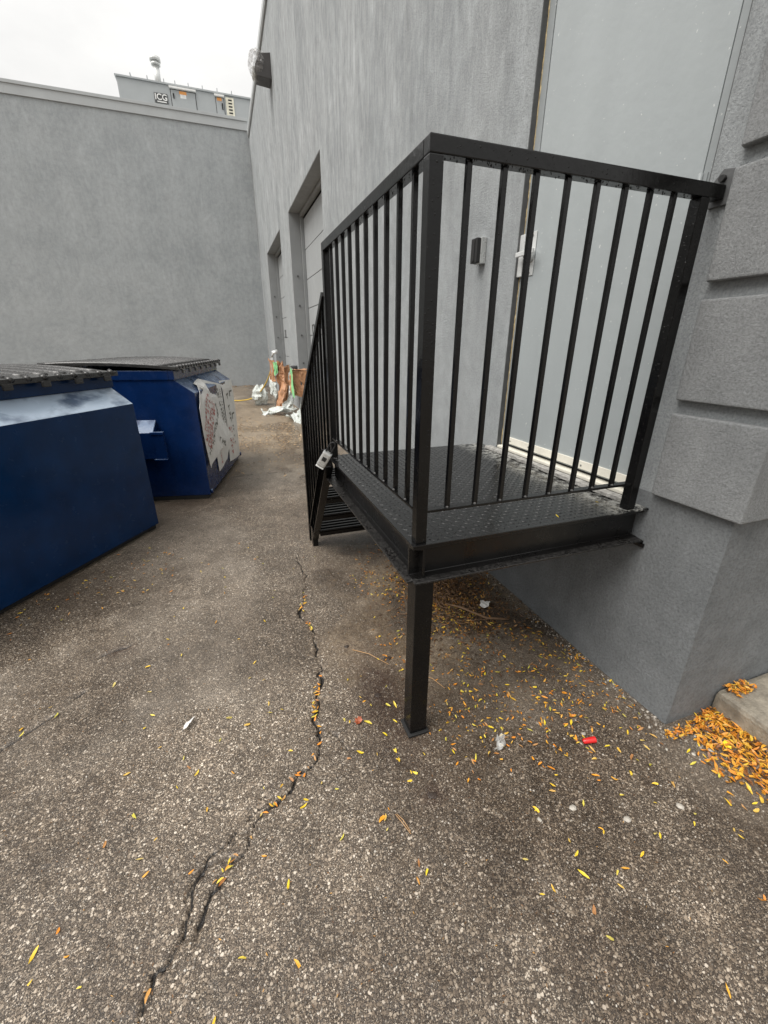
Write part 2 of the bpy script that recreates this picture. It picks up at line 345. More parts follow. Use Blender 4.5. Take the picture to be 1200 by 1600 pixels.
LEAF_Y = [(-2.19,-0.28),(-2.18,-0.34),(-2.06,-0.39),(-1.68,-0.47),(-1.75,-0.56),(-2.01,0.02),(-1.97,-0.13),(-1.78,-0.04),(-1.55,-0.35),(-1.47,-0.14),(-1.46,-0.12),(-1.35,-0.12),(-1.37,-0.28),(-1.53,-0.04),(-1.82,0.11),(-1.87,0.19),(-1.74,0.23),(-2.06,0.19),(-1.96,0.27),(-1.7,0.33),(-1.63,0.27),(-1.54,0.35),(-1.54,0.3),(-1.49,0.3),(-2.07,0.77),(-1.58,0.63),(-2.0,0.96),(-2.22,1.06),(-2.2,1.55),(-2.44,1.57),(-2.5,0.55),(-2.49,0.52),(-2.39,0.58),(-2.43,0.64),(-2.2,0.7),(-1.23,-0.01),(-1.17,-0.04),(-1.1,-0.05),(-1.1,-0.09),(-1.25,0.16),(-1.23,0.14),(-1.16,0.11),(-1.02,0.27),(-1.15,0.25),(-1.12,0.19),(-1.05,0.17),(-1.02,0.16),(-1.05,0.08),(-1.11,0.37),(-1.11,0.03),(-0.89,-0.07),(-1.1,-0.05),(-1.1,-0.09),(-1.0,-0.1),(-0.89,-0.13),(-0.82,-0.18),(-0.76,-0.18),(-0.65,-0.17),(-0.49,-0.29),(-0.58,-0.34),(-1.06,-0.16),(-1.09,-0.18),(-0.73,-0.42),(-0.86,-0.53),(-0.87,-0.62),(-0.83,-0.62),(-0.7,-0.57),(-0.7,-0.57),(-0.72,-0.62),(-0.62,-0.65),(-0.51,-0.64),(-0.76,-0.76),(-0.42,-0.61),(-0.41,-0.62),(-0.17,-0.71),(-0.57,-0.55),(-0.33,-0.54),(-0.73,-0.42),(-0.24,-0.61),(-0.27,-0.63),(-0.27,-0.49),(-0.32,-0.43),(-0.22,-0.43),(-0.25,-0.4),(-0.28,-0.34),(-0.17,-0.37),(-0.16,-0.34),(-0.6,-0.03),(-0.65,-0.1),(-0.69,-0.08),(-0.67,-0.13),(-1.22,-0.27),(-0.17,-0.69)]
LEAF_O = [(-1.55,-0.53),(-2.08,-0.05),(-1.82,-0.22),(-1.61,-0.25),(-1.23,-0.27),(-0.73,-0.22),(-1.19,-0.47),(-0.58,-0.31),(-0.59,-0.65),(-0.64,-0.68),(-0.76,-0.7),(-0.57,-0.93),(-0.29,-0.74),(-0.28,-0.84),(-0.21,-0.51),(-0.57,-0.54),(-0.45,-0.41),(-0.1,-0.38),(-0.58,-0.13),(-0.5,-0.2),(-0.6,-0.3),(-1.2,-0.25),(-1.17,-0.43),(-0.15,-0.7),(-0.29,-0.84),(-1.9,-0.46),(-2.63,1.02),(-2.4,1.4),(-0.12,-0.3),(-0.1,-0.34),(-1.28,-0.02)]

# ------------------------------------------------------------------ ground (one sheet to the horizon, cracked and uneven near the camera)
CRACK_A = [(-1.21,1.75),(-1.19,1.374),(-1.30,.954),(-1.259,.784),(-1.284,.602),(-1.298,.421),(-1.356,.263),(-1.366,.114),(-1.414,.013),(-1.481,-.032),(-1.542,-.069),(-1.605,-.126),(-1.66,-.189),(-1.689,-.217),(-1.727,-.248),(-1.769,-.33),(-1.79,-.37)]
CRACK_B = [(-1.50,-.05),(-1.58,-.085),(-1.66,-.115),(-1.72,-.14),(-1.764,-.181),(-1.79,-.24),(-1.812,-.3),(-1.823,-.341),(-1.856,-.384),(-1.894,-.422),(-1.901,-.455),(-1.916,-.504),(-1.95,-.58),(-1.99,-.70)]
CRACK_C = [(-2.60,.40),(-2.50,.50),(-2.43,.58),(-2.36,.66),(-2.26,.75)]
CRACK_D = [(-1.95,4.02),(-1.6,3.92),(-1.25,3.98),(-.9,3.90),(-.5,3.96)]
CRACK_F = [(-1.54,-.08),(-1.62,-.045),(-1.70,-.055),(-1.78,-.02),(-1.86,-.06)]
CRACK_G = [(-1.36,.15),(-1.30,.10),(-1.27,.02),(-1.20,-.02)]
CRACK_H = [(-1.69,-.217),(-1.74,-.205),(-1.79,-.225),(-1.83,-.29)]
CRACK_E = [(-2.30,.93),(-2.22,.965),(-2.13,1.0)]
def pline(P, X, Y, jit=.015):
    jx = X+(fbm(X*15, Y*15, 4)-.47)*jit*5; jy = Y+(fbm(X*15+50, Y*15+9, 4)-.47)*jit*5
    best = np.full(X.shape, 9.0)
    for (x0, y0), (x1, y1) in zip(P, P[1:]):
        dx, dy = x1-x0, y1-y0; t = np.clip(((jx-x0)*dx+(jy-y0)*dy)/(dx*dx+dy*dy), 0, 1)
        best = np.minimum(best, np.hypot(jx-x0-t*dx, jy-y0-t*dy))
    return best
def ground_z(x, y):
    x = np.asarray(x, float); y = np.asarray(y, float)
    return (fbm(x*.9+3, y*.9, 3)-.44)*.03*np.exp(-((x+1.2)**2+(y-1)**2)/40)
def axis(segs):
    out = [segs[0][0]]
    for a, b, st in segs:
        n = max(1, int(round((b-a)/st))); out += list(np.linspace(a, b, n+1)[1:])
    return np.array(out)
gx = axis([(-400,-60,85),(-60,-12,12),(-12,-4,1.0),(-4,-2.6,.06),(-2.6,-2.05,.012),(-2.05,-1.1,.006),(-1.1,.3,.014),(.3,1.2,.06),(1.2,6,.6),(6,40,8),(40,400,90)])
gy = axis([(-400,-40,90),(-40,-6,8),(-6,-1.3,.5),(-1.3,-.75,.02),(-.75,1.4,.0075),(1.4,2.4,.02),(2.4,4.4,.03),(4.4,9,.12),(9,17,.4),(17,60,8),(60,500,110)])
X, Y = np.meshgrid(gx, gy)
Z = ground_z(X, Y)
near = np.exp(-((X+1.2)/1.6)**4-((Y-.6)/2.2)**4)
Z = Z+near*((vnoise(X*70, Y*70)-.5)*.0012+(fbm(X*22, Y*22, 2)-.37)*.006)
wA = .0025*(.1+1.5*vnoise(X*11, Y*11))*(1-.55*sstep(.35, 1.2, Y)); dA = pline(CRACK_A, X, Y)
wB = .0030*(.1+1.5*vnoise(X*13+9, Y*13))*(.45+.55*sstep(-.2, -.36, Y)); dB = pline(CRACK_B, X, Y)
cr_ = np.maximum((1-sstep(wA, wA+.006, dA))*sstep(.06, .26, vnoise(X*16+4, Y*16)), (1-sstep(wB, wB+.006, dB))*sstep(.04, .24, vnoise(X*18+4, Y*18)))
for P, w in ((CRACK_C, .003), (CRACK_D, .012), (CRACK_E, .006), (CRACK_F, .0005), (CRACK_G, .0005), (CRACK_H, .0008)):
    cr_ = np.maximum(cr_, .75*(1-sstep(w, w+min(.012, .005+w), pline(P, X, Y, .01)))*sstep(.3, .55, vnoise(X*14, Y*14)))
lip = np.exp(-(dA/.06)**2)*.5+np.exp(-(dB/.06)**2)*.5
Z = Z-cr_*.014-lip*.004
under = sstep(-1.25, -.75, X+(fbm(X*3, Y*3)-.47)*.8)*sstep(.3, .0, X)
dirt = under*sstep(-.35, .1, Y+(fbm(X*4+7, Y*4)-.47)*.9)*(1-sstep(2.2, 3.2, Y))*.85
dirt = np.maximum(dirt, sstep(-.22, -.05, X)*sstep(2.5, -.2, Y)*.7*sstep(-.7, -.3, Y))
dirt = np.maximum(dirt, .8*np.exp(-(((X+.02)/.14)**2+((Y+.75)/.28)**2)))
# soil that collects along the dumpster bases
for (x, y, a, b) in ((-2.65,1.75,.42,.30),(-2.3,2.7,.5,.35),(-2.1,3.1,.5,.25)):
    dirt = np.maximum(dirt, .75*np.exp(-(((X-x)/a)**2+((Y-y)/b)**2)))
rust = np.maximum(np.exp(-(((X+1.04)/.13)**2+((Y-.26)/.36)**2))*1.0, np.exp(-(((X+1.04)/.05)**2+((Y+.25)/.04)**2))*.9)
rust = np.maximum(rust, .8*np.exp(-(((X+2.22)/.07)**2+((Y-.95)/.045)**2)))
rust = np.maximum(rust, .8*np.exp(-(((X+1.12)/.05)**2+((Y-.60)/.06)**2)))
sand = sstep(4.6, 5.6, Y+(fbm(X*2, Y*2)-.47)*2.4)*(1-sstep(9, 13, Y))*.95*sstep(-3.5, -1.5, X)
sand = np.maximum(sand, .55*np.exp(-(((X+.80)/.12)**2+((Y-.30)/.13)**2)))
sand = np.maximum(sand, .8*under*sstep(.46, .58, fbm(X*4.3+21, Y*4.3+5, 4))*sstep(-.1, .15, Y)*(1-sstep(1.2, 1.8, Y)))
sand = np.maximum(sand, .35*sstep(3.9, 4.2, Y))
wet = .55*sstep(.42, .62, fbm(X*1.3+5, Y*1.3+2, 5)+.14*sstep(-1.1, -.3, X)*sstep(.2, -.2, Y))
wet = np.maximum(wet, .95*np.exp(-(((X+1.02)/.17)**2+((Y-.15)/.30)**2)))
wet = np.maximum(wet, np.exp(-(((X+.42)/.22)**2+((Y-.92)/.24)**2)))
wet = np.maximum(wet, .9*under*sstep(.50, .40, fbm(X*3.7+2, Y*3.7+15, 4)))
wet = np.maximum(wet, .9*np.exp(-(((X+.72)/.35)**2+((Y-.05)/.22)**2)))
dust_sheen = sstep(.47, .66, fbm(X*1.6+31, Y*1.6+4, 4)+.13*np.exp(-(((X+1.75)/.75)**2+((Y-1.4)/1.3)**2))+.10*np.exp(-(((X+1.55)/.09)**2+((Y+.34)/.16)**2)))
ny, nx = X.shape; idx = np.arange(nx*ny).reshape(ny, nx)
F = np.stack([idx[:-1,:-1], idx[:-1,1:], idx[1:,1:], idx[1:,:-1]], -1).reshape(-1, 4)
me = np_mesh('ground', np.stack([X, Y, Z], -1).reshape(-1, 3), F)
for nm, a in (('crack', cr_), ('dirt', dirt), ('rust', rust), ('sand', sand), ('wet', wet), ('dust_sheen', dust_sheen)):
    at = me.attributes.new(nm, 'FLOAT', 'POINT'); at.data.foreach_set('value', np.clip(a, 0, 1).astype(np.float32).ravel())
setp(link('ground', me, M_asph), kind='structure')

# loose and embedded aggregate showing in the worn tarmac
def stones(name, P, size, mat, kind='stuff', sink=.4, jag=.4):
    n = len(P); k = 6; V = np.zeros((n, 2*k+1, 3)); an = np.linspace(0, 2*np.pi, k, endpoint=False)
    rot = rng.random(n)*6.28; asp = .55+.45*rng.random(n); rad = size[:, None]*(1-jag*.5+jag*rng.random((n, k)))
    ca = np.cos(an)[None]*rad; sa = np.sin(an)[None]*rad*asp[:, None]
    rx = ca*np.cos(rot)[:, None]-sa*np.sin(rot)[:, None]; ry = ca*np.sin(rot)[:, None]+sa*np.cos(rot)[:, None]
    h = size*(.42+.35*rng.random(n))*(1-sink)
    V[:, :k, 0] = rx; V[:, :k, 1] = ry; V[:, :k, 2] = -size[:, None]*.35
    V[:, k:2*k, 0] = rx*.72; V[:, k:2*k, 1] = ry*.72; V[:, k:2*k, 2] = h[:, None]*(.6+.5*rng.random((n, k))); V[:, 2*k, 2] = h*1.05
    V[..., 0] += P[:, 0:1]; V[..., 1] += P[:, 1:2]; V[..., 2] += ground_z(P[:, 0], P[:, 1])[:, None]+.0006
    T = []
    for i in range(k):
        j = (i+1) % k; T += [(i, j, k+j), (i, k+j, k+i), (k+i, k+j, 2*k)]
    T = np.array(T); Fa = (np.arange(n)[:, None, None]*(2*k+1)+T[None]).reshape(-1, 3)
    o = link(name, np_mesh(name, V.reshape(-1, 3), Fa), mat); setp(o, kind=kind); return o
N = 46000
rr = .25+4.6*rng.random(N)**.85; aa = R(90)-yaw+(rng.random(N)-.5)*R(130)
P = np.stack([-1.536+rr*np.cos(aa), -1.122+rr*np.sin(aa)], 1)
ok = ~((P[:, 0] < -1.45) & (((P[:, 0]+2.232)*-.845+(P[:, 1]-2.58)*.535 > -.03) & (P[:, 1] < 2.9) | (P[:, 1] > 3.1) & ((P[:, 0]+1.835)*-.978+(P[:, 1]-3.205)*.21 > -.03))) & (P[:, 0] < .22) & ~((P[:, 0] > -.02) & (P[:, 1] > -.33)) & (pline(CRACK_A, P[:, 0], P[:, 1]) > .012) & (pline(CRACK_B, P[:, 0], P[:, 1]) > .012)
ok &= ~((P[:, 0] > -.95) & (P[:, 1] > .1) & (rng.random(N) < .75))
P = P[ok]; sz = (.0013+.0030*rng.random(len(P))**2.4)*(1+.16*np.maximum(0, rr[ok]-1.2))
setp(stones('gravel', P, sz, M_stone), 'small pale aggregate stones showing in the worn asphalt', 'gravel')
# coarse black and grey grit washed along the foot of the wall
N = 1500; P = np.stack([-.004-.075*rng.random(N)**1.6, -.36+3.2*rng.random(N)**1.5], 1); P = np.concatenate([P, np.stack([.1+.14*(rng.random(260)-.5)*2, -.33-.12*rng.random(260)], 1)])
setp(stones('wall_foot_grit', P, .0025+.006*rng.random(len(P))**2, M_stone, sink=.1), 'coarse wet grit strewn along the foot of the grey wall', 'grit')

# kerbed concrete pad right of the building corner
b = MB(); b.box((.255, -4.0, -.2), (7, -.318, .105), .022); setp(b.obj('pavement', M_conc), kind='structure')
b = MB(); b.box((.62, -4.0, .104), (.628, -.320, .1065)); b.obj('pavement_joint', M_dark, bpy.data.objects['pavement'])

# ------------------------------------------------------------------ right-hand building
bld = empty('grey_building', (0, 0, 0), 'grey stucco building on the right with door and two recessed overhead doors', 'building')
HB, YE, YC = 7.30, 15.5, -.315
def wall_grid(ys, zs, holes, rec, th):
    m = MB()
    for y0, y1 in zip(ys, ys[1:]):
        for z0, z1 in zip(zs, zs[1:]):
            if not any(y0 >= h[0]-1e-6 and y1 <= h[1]+1e-6 and z0 >= h[2]-1e-6 and z1 <= h[3]+1e-6 for h in holes): m.quad((0,y0,z0),(0,y0,z1),(0,y1,z1),(0,y1,z0))
    for i, (a, b_, c, d) in enumerate(holes):
        r = rec[i]
        m.quad((0,a,c),(0,a,d),(r,a,d),(r,a,c)); m.quad((0,b_,c),(r,b_,c),(r,b_,d),(0,b_,d)); m.quad((0,a,d),(0,b_,d),(r,b_,d),(r,a,d)); m.quad((0,a,c),(r,a,c),(r,b_,c),(0,b_,c))
    return m
D_ = (.07, 1.07, .80, 3.05); O1_ = (5.72, 8.79, 0.0, 3.86); O2_ = (10.2, 13.2, 0.0, 3.86)
BASE_TOP = .92
m = wall_grid([YC, .07, 1.07, 1.245, 5.72, 8.79, 10.2, 13.2, YE], [0, .80, .92, 3.05, 3.86, HB], [D_, O1_, O2_], [.32, .62, .62], .3)
m.quad((0,YC,.92),(9,YC,.92),(9,YC,HB),(0,YC,HB)); m.quad((0,YE,-.3),(0,YE,HB),(9,YE,HB),(9,YE,-.3)); m.quad((9,YC,-.3),(9,YE,-.3),(9,YE,HB),(9,YC,HB)); m.quad((0,YC,HB),(9,YC,HB),(9,YE,HB),(0,YE,HB))
for f in list(m.bm.faces):   # the wall base darkened for the landing's shade is a piece of its own
    c_ = f.calc_center_median()
    if c_.z < 0: continue
    if abs(c_.x) < 1e-6 and c_.z < (.92 if c_.y < .07 else .80) and c_.y < 1.245: m.bm.faces.remove(f)
bmesh.ops.remove_doubles(m.bm, verts=list(m.bm.verts), dist=1e-5)
wall = m.obj('wall', M_wall, bld)
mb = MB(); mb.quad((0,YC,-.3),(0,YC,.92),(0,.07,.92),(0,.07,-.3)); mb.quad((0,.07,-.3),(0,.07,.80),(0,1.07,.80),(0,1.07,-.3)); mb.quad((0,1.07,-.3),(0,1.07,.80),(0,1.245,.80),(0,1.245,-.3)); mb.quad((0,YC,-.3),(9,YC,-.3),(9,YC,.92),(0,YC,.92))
mb.obj('wall_base_shaded', M_base_shade, bld)
# roof edge flashing
m = MB(); m.box((-.045, YC-.05, HB+.002), (.25, YE-.06, HB+.13), .008); m.box((-.035, YC-.04, HB-.035), (-.002, YE-.06, HB), .003); m.obj('roof_flashing', M_flash, bld)
# quoin blocks wrapping the corner
PR = .034
for i, (z0, z1) in enumerate(((.925, 1.235), (1.282, 1.604), (1.655, 1.957), (2.006, 2.32), (2.37, 2.68), (2.73, 3.04), (3.09, 3.4), (3.45, 3.76))):
    m = MB(); m.prism([(-PR, -.026), (-PR, YC-PR), (.55, YC-PR), (.55, YC-.002), (-.002, YC-.002), (-.002, -.014)], (0,0,0), (1,0,0), (0,1,0), (0,0,1), z0, z1); m.bevel(.008, 3)
    m.obj('quoin_block', M_quoin, bld)
# door reveal lining, frame, leaf
DX = .032
m = MB(); m.box((.0015, 1.0655, .875), (DX-.002, 1.0695, 3.049)); m.box((.0015, .0705, .875), (DX-.002, .0745, 3.049)); m.box((.0015, .0746, 3.044), (DX-.002, 1.0654, 3.049)); m.obj('door_reveal', M_mastic, bld)
m = MB()
for y0, y1 in ((.0715, .124), (1.018, 1.0685)): m.box((DX, y0, .865), (DX+.10, y1, 3.048), .002)
m.box((DX, .1242, 2.998), (DX+.10, 1.0178, 3.048), .002)
frame = m.obj('door_frame', M_frame, bld)
m = MB(); m.box((DX+.02, .1242, .866), (DX+.06, 1.0178, 2.9978)); m.obj('door_stop', M_dark, frame)
m = MB(); m.box((DX+.0015, .1285, .897), (DX+.046, 1.0135, 2.993), .002); door = m.obj('door', M_door, bld)
m = MB()   # lumpy expanding sealant between reveal and frame
pts = [(DX-.001+.003*random.random(), 1.062+.004*random.random(), .88+i*.0135) for i in range(161)]
m.tube(pts, [.0018+.0042*fbm(i*.45, 3.1, 3)*(1.0 if vnoise(i*.09, 7.7) > .28 else .35) for i in range(161)], 6); m.obj('sealant_bead', M_foam, bld, True)
m = MB(); m.box((DX-.007, .1262, .905), (DX+.001, 1.0155, .944), .0015); sw = m.obj('door_sweep', M_alum, door)
for y in (.2, .4, .6, .8, .97):
    m = MB(); m.tube([(DX-.009, y, .922), (DX-.006, y, .922)], .005, 8); m.obj('screw', M_steel, sw)
m = MB(); m.box((DX-.030, .076, .866), (DX+.08, 1.064, .882), .003); m.obj('threshold', M_alum, bld)
# rough concrete sill
m = MB(); m.box((-.062, .045, .8585), (DX-.053, 1.10, .874)); bmesh.ops.subdivide_edges(m.bm, edges=list(m.bm.edges), cuts=24, use_grid_fill=True)
for v in m.bm.verts:
    if v.co.x < -.05: v.co.x += (fbm(v.co.y*26, v.co.z*9, 3)-.45)*.034
    if v.co.z > .872: v.co.z += (fbm(v.co.x*60, v.co.y*45, 3)-.5)*.006
m.obj('door_sill', M_sill, bld)
# hinges
for z in (1.10, 1.935, 2.75):
    m = MB(); m.tube([(DX-.007, .126, z-.057), (DX-.007, .126, z+.057)], .0075, 10); m.box((DX-.003, .105, z-.055), (DX-.0005, .123, z+.055)); m.tube([(DX-.007, .126, z-.063), (DX-.007, .126, z-.058)], .0045, 8); m.obj('hinge', M_frame, door)
# latch guard, knob, lever
m = MB(); m.box((DX-.022, 1.028, 1.80), (DX-.001, 1.066, 1.995), .004); m.obj('latch_guard', M_galv, frame)
m = MB(); m.box((DX-.004, .955, 1.80), (DX-.0005, 1.012, 1.998), .0015); lp = m.obj('latch_plate', M_galv, door)
m = MB(); m.tube([(DX-.004, .982, 1.892), (DX-.03, .982, 1.892), (DX-.036, .982, 1.892)], [.031, .031, .024], 20)
m.tube([(DX-.035, .982, 1.892), (DX-.044, .982, 1.892)], .016, 14); m.obj('lock_cylinder', M_galv, door, True)
m = MB(); m.box((DX-.058, .905, 1.888), (DX-.044, 1.045, 1.910), .003); m.obj('door_handle', M_galv, door)
for z in (1.815, 1.983):
    m = MB(); m.tube([(DX-.009, .985, z), (DX-.004, .985, z)], .007, 8); m.obj('bolt', M_steel, door)

# overhead doors in deep recesses
for (y0, y1, z0, z1) in (O1_, O2_):
    od = MB().box((.315, y0+.10, .02), (.33, y1-.10, z1-.05)).obj('overhead_door', M_dark, bld)
    nP = 7; h = (z1-.12)/nP
    for i in range(nP):
        q = MB(); q.box((.285, y0+.07, .02+i*h), (.314, y1-.07, .02+(i+1)*h-.012), .005)
        q.obj('door_panel', M_odoor, od)
    q = MB(); q.box((.22, y0+.004, 0), (.284, y0+.069, z1-.01), .004); q.box((.22, y1-.069, 0), (.284, y1-.004, z1-.01), .004); q.box((.22, y0+.07, z1-.075), (.284, y1-.07, z1-.01), .004); q.obj('track_frame', M_smooth, od)
    q = MB(); yy, zz = y1-.62, 1.62
    for a, b_ in (((.272, yy, zz), (.284, yy+.2, zz+.014)), ((.272, yy, zz+.19), (.284, yy+.2, zz+.204)), ((.272, yy, zz+.015), (.284, yy+.014, zz+.189)), ((.272, yy+.186, zz+.015), (.284, yy+.2, zz+.189))): q.box(a, b_)
    q.obj('handle_recess', M_mastic, od)
    # far jamb face with painted bolt heads
    q = MB(); q.box((.004, y1-.006, 0), (.215, y1-.0005, z1-.004)); q.box((.004, y0+.0005, 0), (.215, y0+.006, z1-.004)); q.box((.004, y0+.007, z1-.008), (.215, y1-.007, z1-.0005)); q.obj('jamb_lining', M_smooth, od)
    for z in (.45, 1.05, 1.62, 2.2, 2.75):
        q = MB(); q.tube([(.11, y1-.006, z), (.11, y1-.022, z)], .02, 8); q.obj('bolt', M_mastic, od)

# card reader beside the door
t = empty('card_reader', (0, 1.41, 1.91), 'silver and black card reader on the stucco left of the grey door', 'card reader')
m = MB(); m.box((-.038, -.036, .0), (-.001, .036, .135), .004); m.obj('housing', M_silver, t)
m = MB(); m.box((-.064, -.034, .004), (-.0385, .034, .131), .004); m.box((-.068, -.010, .012), (-.0645, .012, .123), .001); m.obj('reader_face', M_dark, t)

# ------------------------------------------------------------------ back building and roof equipment
bb = empty('back_wall', (-9, YE, 0), 'long plain grey stucco wall closing the back of the yard', 'wall')
m = MB(); m.box((-16, 0, -.3), (9.0-.004, .5, 7.44)); m.obj('wall', M_wallb, bb)
m = MB(); m.box((-16, -.03, 7.442), (8.99, .55, 7.70), .006); m.box((-16, -.055, 7.66), (8.99, -.031, 7.735), .004); m.obj('parapet_cap', M_flash, bb)
m = MB(); m.box((-16, .55, 7.0), (22, 22, 7.15)); m.obj('roof', M_flash, bb)
UY = 18.0
un = empty('rooftop_unit', (-1.2, UY, 7.151), 'long grey rooftop air unit standing behind the back parapet', 'air unit')
def ub(name, x0, x1, z0, z1, y0, y1, mat, par=un, bev=0.0):
    return MB().box((x0+1.2, y0, z0-7.151), (x1+1.2, y1, z1-7.151), bev).obj(name, mat, par)
cab = ub('cabinet', -3.65, 2.4, 7.152, 9.22, 0, 2.2, M_unit, un, .01)
ub('top_cover', -3.69, 2.44, 9.222, 9.265, -.04, 2.24, M_unit)
for xa in (-3.24, -2.76, -2.28, -1.95, -1.55, -1.12, -.66, -.2): ub('standing_seam', xa-.012, xa+.012, 9.266, 9.37, 0, 2.2, M_unit)
d = ub('access_panel', -2.11, -1.38, 7.5, 9.12, -.02, -.001, M_unit, un, .004); ub('panel_gasket', -2.135, -1.355, 7.48, 9.14, -.008, -.0005, M_mastic, d)
ub('rain_hood', -2.15, -1.34, 9.14, 9.185, -.10, -.0205, M_white, d); ub('latch', -2.06, -2.02, 8.90, 9.02, -.05, -.021, M_dark, d)
s_ = ub('warning_sticker', -1.84, -1.66, 8.93, 9.08, -.024, -.0205, M_white, d); ub('sticker_band', -1.86, -1.64, 9.03, 9.11, -.028, -.0245, M_orange, d)
d = ub('access_panel', -.73, -.49, 7.5, 9.12, -.02, -.001, M_unit, un, .004); ub('panel_gasket', -.75, -.47, 7.48, 9.14, -.008, -.0005, M_mastic, d)
ub('rain_hood', -.77, -.46, 9.14, 9.185, -.10, -.0205, M_white, d); ub('warning_sticker', -.70, -.55, 9.04, 9.12, -.026, -.021, M_orange, d); ub('latch', -.56, -.52, 8.82, 8.98, -.05, -.021, M_dark, d)
d = ub('louvre_panel', -.42, -.16, 8.62, 9.17, -.02, -.001, M_cream, un)
for i in range(6): ub('slot', -.34, -.22, 8.655+i*.085, 8.695+i*.085, -.024, -.0205, M_dark, d)
bd = ub('badge', -2.63, -2.23, 8.725, 8.975, -.02, -.001, M_mastic, un)
o = link('lettering', text_mesh('ICG', .30, .006, 'lettering'), M_white, bd); o.location = (-2.43+1.2, -.028, 8.865-7.151); o.rotation_euler = (R(90), 0, 0); o.scale = (.74, .74, 1)
ub('badge_line', -2.56, -2.28, 8.74, 8.77, -.024, -.0205, M_white, bd)
fl = empty('flue_pipe', (-2.47, UY+.5, 9.266), 'pale metal flue pipe with a round cap rising from the rooftop unit', 'flue pipe')
m = MB(); m.tube([(0, 0, 0), (0, 0, .62)], .095, 18); m.obj('pipe', M_galv, fl, True)
m = MB(); m.tube([(0, 0, .60), (0, 0, .66)], .14, 18); m.tube([(0, 0, .70), (0, 0, .80)], .165, 18); m.tube([(0, 0, .655), (0, 0, .705)], .10, 14); m.obj('cap', M_galv, fl)

# bagged wall light high on the wall
wl = empty('wall_light', (0, 9.82, 6.2), 'dark box wall light high on the stucco wall above the overhead doors', 'wall light')
m = MB(); m.prism([(-.001, .0), (-.27, .02), (-.30, .18), (-.22, .36), (-.001, .40)], (0, 0, 0), (1, 0, 0), (0, 0, 1), (0, 1, 0), -.17, .17); m.bevel(.012); m.obj('housing', M_bronze, wl)
m = MB(); m.prism([(-.305, .03), (-.345, .08), (-.345, .16), (-.312, .18)], (0, 0, 0), (1, 0, 0), (0, 0, 1), (0, 1, 0), -.13, .13); m.bevel(.01); m.obj('lens', M_lens, wl)
def crumple(name, mat, c, rad, amp, seed, sub=4, parent=None, freq=6.0, flat=None):
    bm = bmesh.new(); bmesh.ops.create_icosphere(bm, subdivisions=sub, radius=1)
    for v in bm.verts:
        p = v.co.copy(); s = 1+amp*(abs(vnoise(p.x*freq+seed, p.y*freq+p.z*3.1*freq/4)-.5)*2-.5+1.2*(fbm(p.z*freq*1.7+seed, p.x*freq*1.3+p.y*2, 3)-.45))
        q = Vector((p.x*rad[0], p.y*rad[1], p.z*rad[2]))*s
        if flat is not None: q.z = max(q.z, flat)
        v.co = q
    mem = bpy.data.meshes.new(name); bm.to_mesh(mem); bm.free()
    o = link(name, mem, mat, parent); o.location = c; return o
setp(crumple('plastic_bag', M_bag, (-.225, 9.80, 6.44), (.185, .235, .245), .26, 3.3, 4, None, 2.2), 'crumpled clear plastic bag tied over the wall light', 'plastic bag')

# ------------------------------------------------------------------ steel landing with railings and stair
LW, LL, LH = 1.02, 1.245, .855
land = empty('steel_landing', (-.5, .6, 0), 'black painted steel door landing with railings, diamond plate deck and short stair', 'landing')
LI = Matrix.Translation((.5, -.6, 0))
def part(o, par=None):
    if par is None: o.parent = land; o.matrix_parent_inverse = LI
    else: o.parent = par
    return o
deck = part(MB().box((-LW-.015, -.012, LH-.006), (-.003, LL, LH), .001).obj('deck_plate', M_deck))
# raised diamond tread pattern
V = []; Fc = []; sp = .0262
for i in range(int(LW/sp)):
    for j in range(int(LL/sp)):
        cx, cy = -LW-.002+(i+.5)*sp, .002+(j+.5)*sp
        if cx > -.07 and cy > .06 and cy < 1.11: continue
        an = R(45) if (i+j) % 2 else R(-45); l, w, h = .0125, .0042, .0019
        b0 = len(V)
        for (p, q, z) in ((l, 0, 0), (0, w, 0), (-l, 0, 0), (0, -w, 0), (l*.45, 0, h), (-l*.45, 0, h), (0, w*.35, h), (0, -w*.35, h)):
            V.append((cx+p*math.cos(an)-q*math.sin(an), cy+p*math.sin(an)+q*math.cos(an), LH+z))
        for f in ((0, 1, 6, 4), (1, 2, 5, 6), (2, 3, 7, 5), (3, 0, 4, 7), (4, 6, 5, 7)): Fc.append([b0+k for k in f])
o = link('tread_lugs', np_mesh('tread_lugs', V, Fc, False), M_deck); part(o, deck); setp(o, kind='stuff')
# channels: web set back, flanges outward
def channel(name, p, q, out):
    m = MB(); d = Vector(q)-Vector(p); n = Vector(out)
    m.prism([(-.045, 0), (.020, 0), (.020, .008), (-.036, .012), (-.036, .119), (0, .122), (0, .131), (-.045, .131)], p, out, (0, 0, 1), d.normalized(), 0, d.length); m.bevel(.0012, 1)
    return part(m.obj(name, M_blackw))
Z0 = LH-.006-.1315
channel('channel_beam', (-LW-.012, -.010, Z0), (-.02, -.010, Z0), (0, -1, 0))
m = MB(); m.prism([(-.045, 0), (.020, 0), (.020, .008), (-.036, .012), (-.036, .119), (0, .122), (0, .131), (-.045, .131)], (-LW-.0125, 0, Z0-.0006), (-1, 0, 0), (0, 0, 1), (0, 1, 0), -.009, LL-.004); m.bevel(.0012, 1); part(m.obj('channel_beam', M_blackw))
channel('channel_beam', (-LW+.04, LL-.006, Z0), (-.02, LL-.006, Z0), (0, 1, 0))
channel('channel_beam', (-.012, .04, Z0), (-.012, LL-.06, Z0), (1, 0, 0))
for y in (.42, .83): part(MB().box((-LW+.04, y-.02, LH-.06), (-.06, y+.02, LH-.0065)).obj('cross_member', M_black))
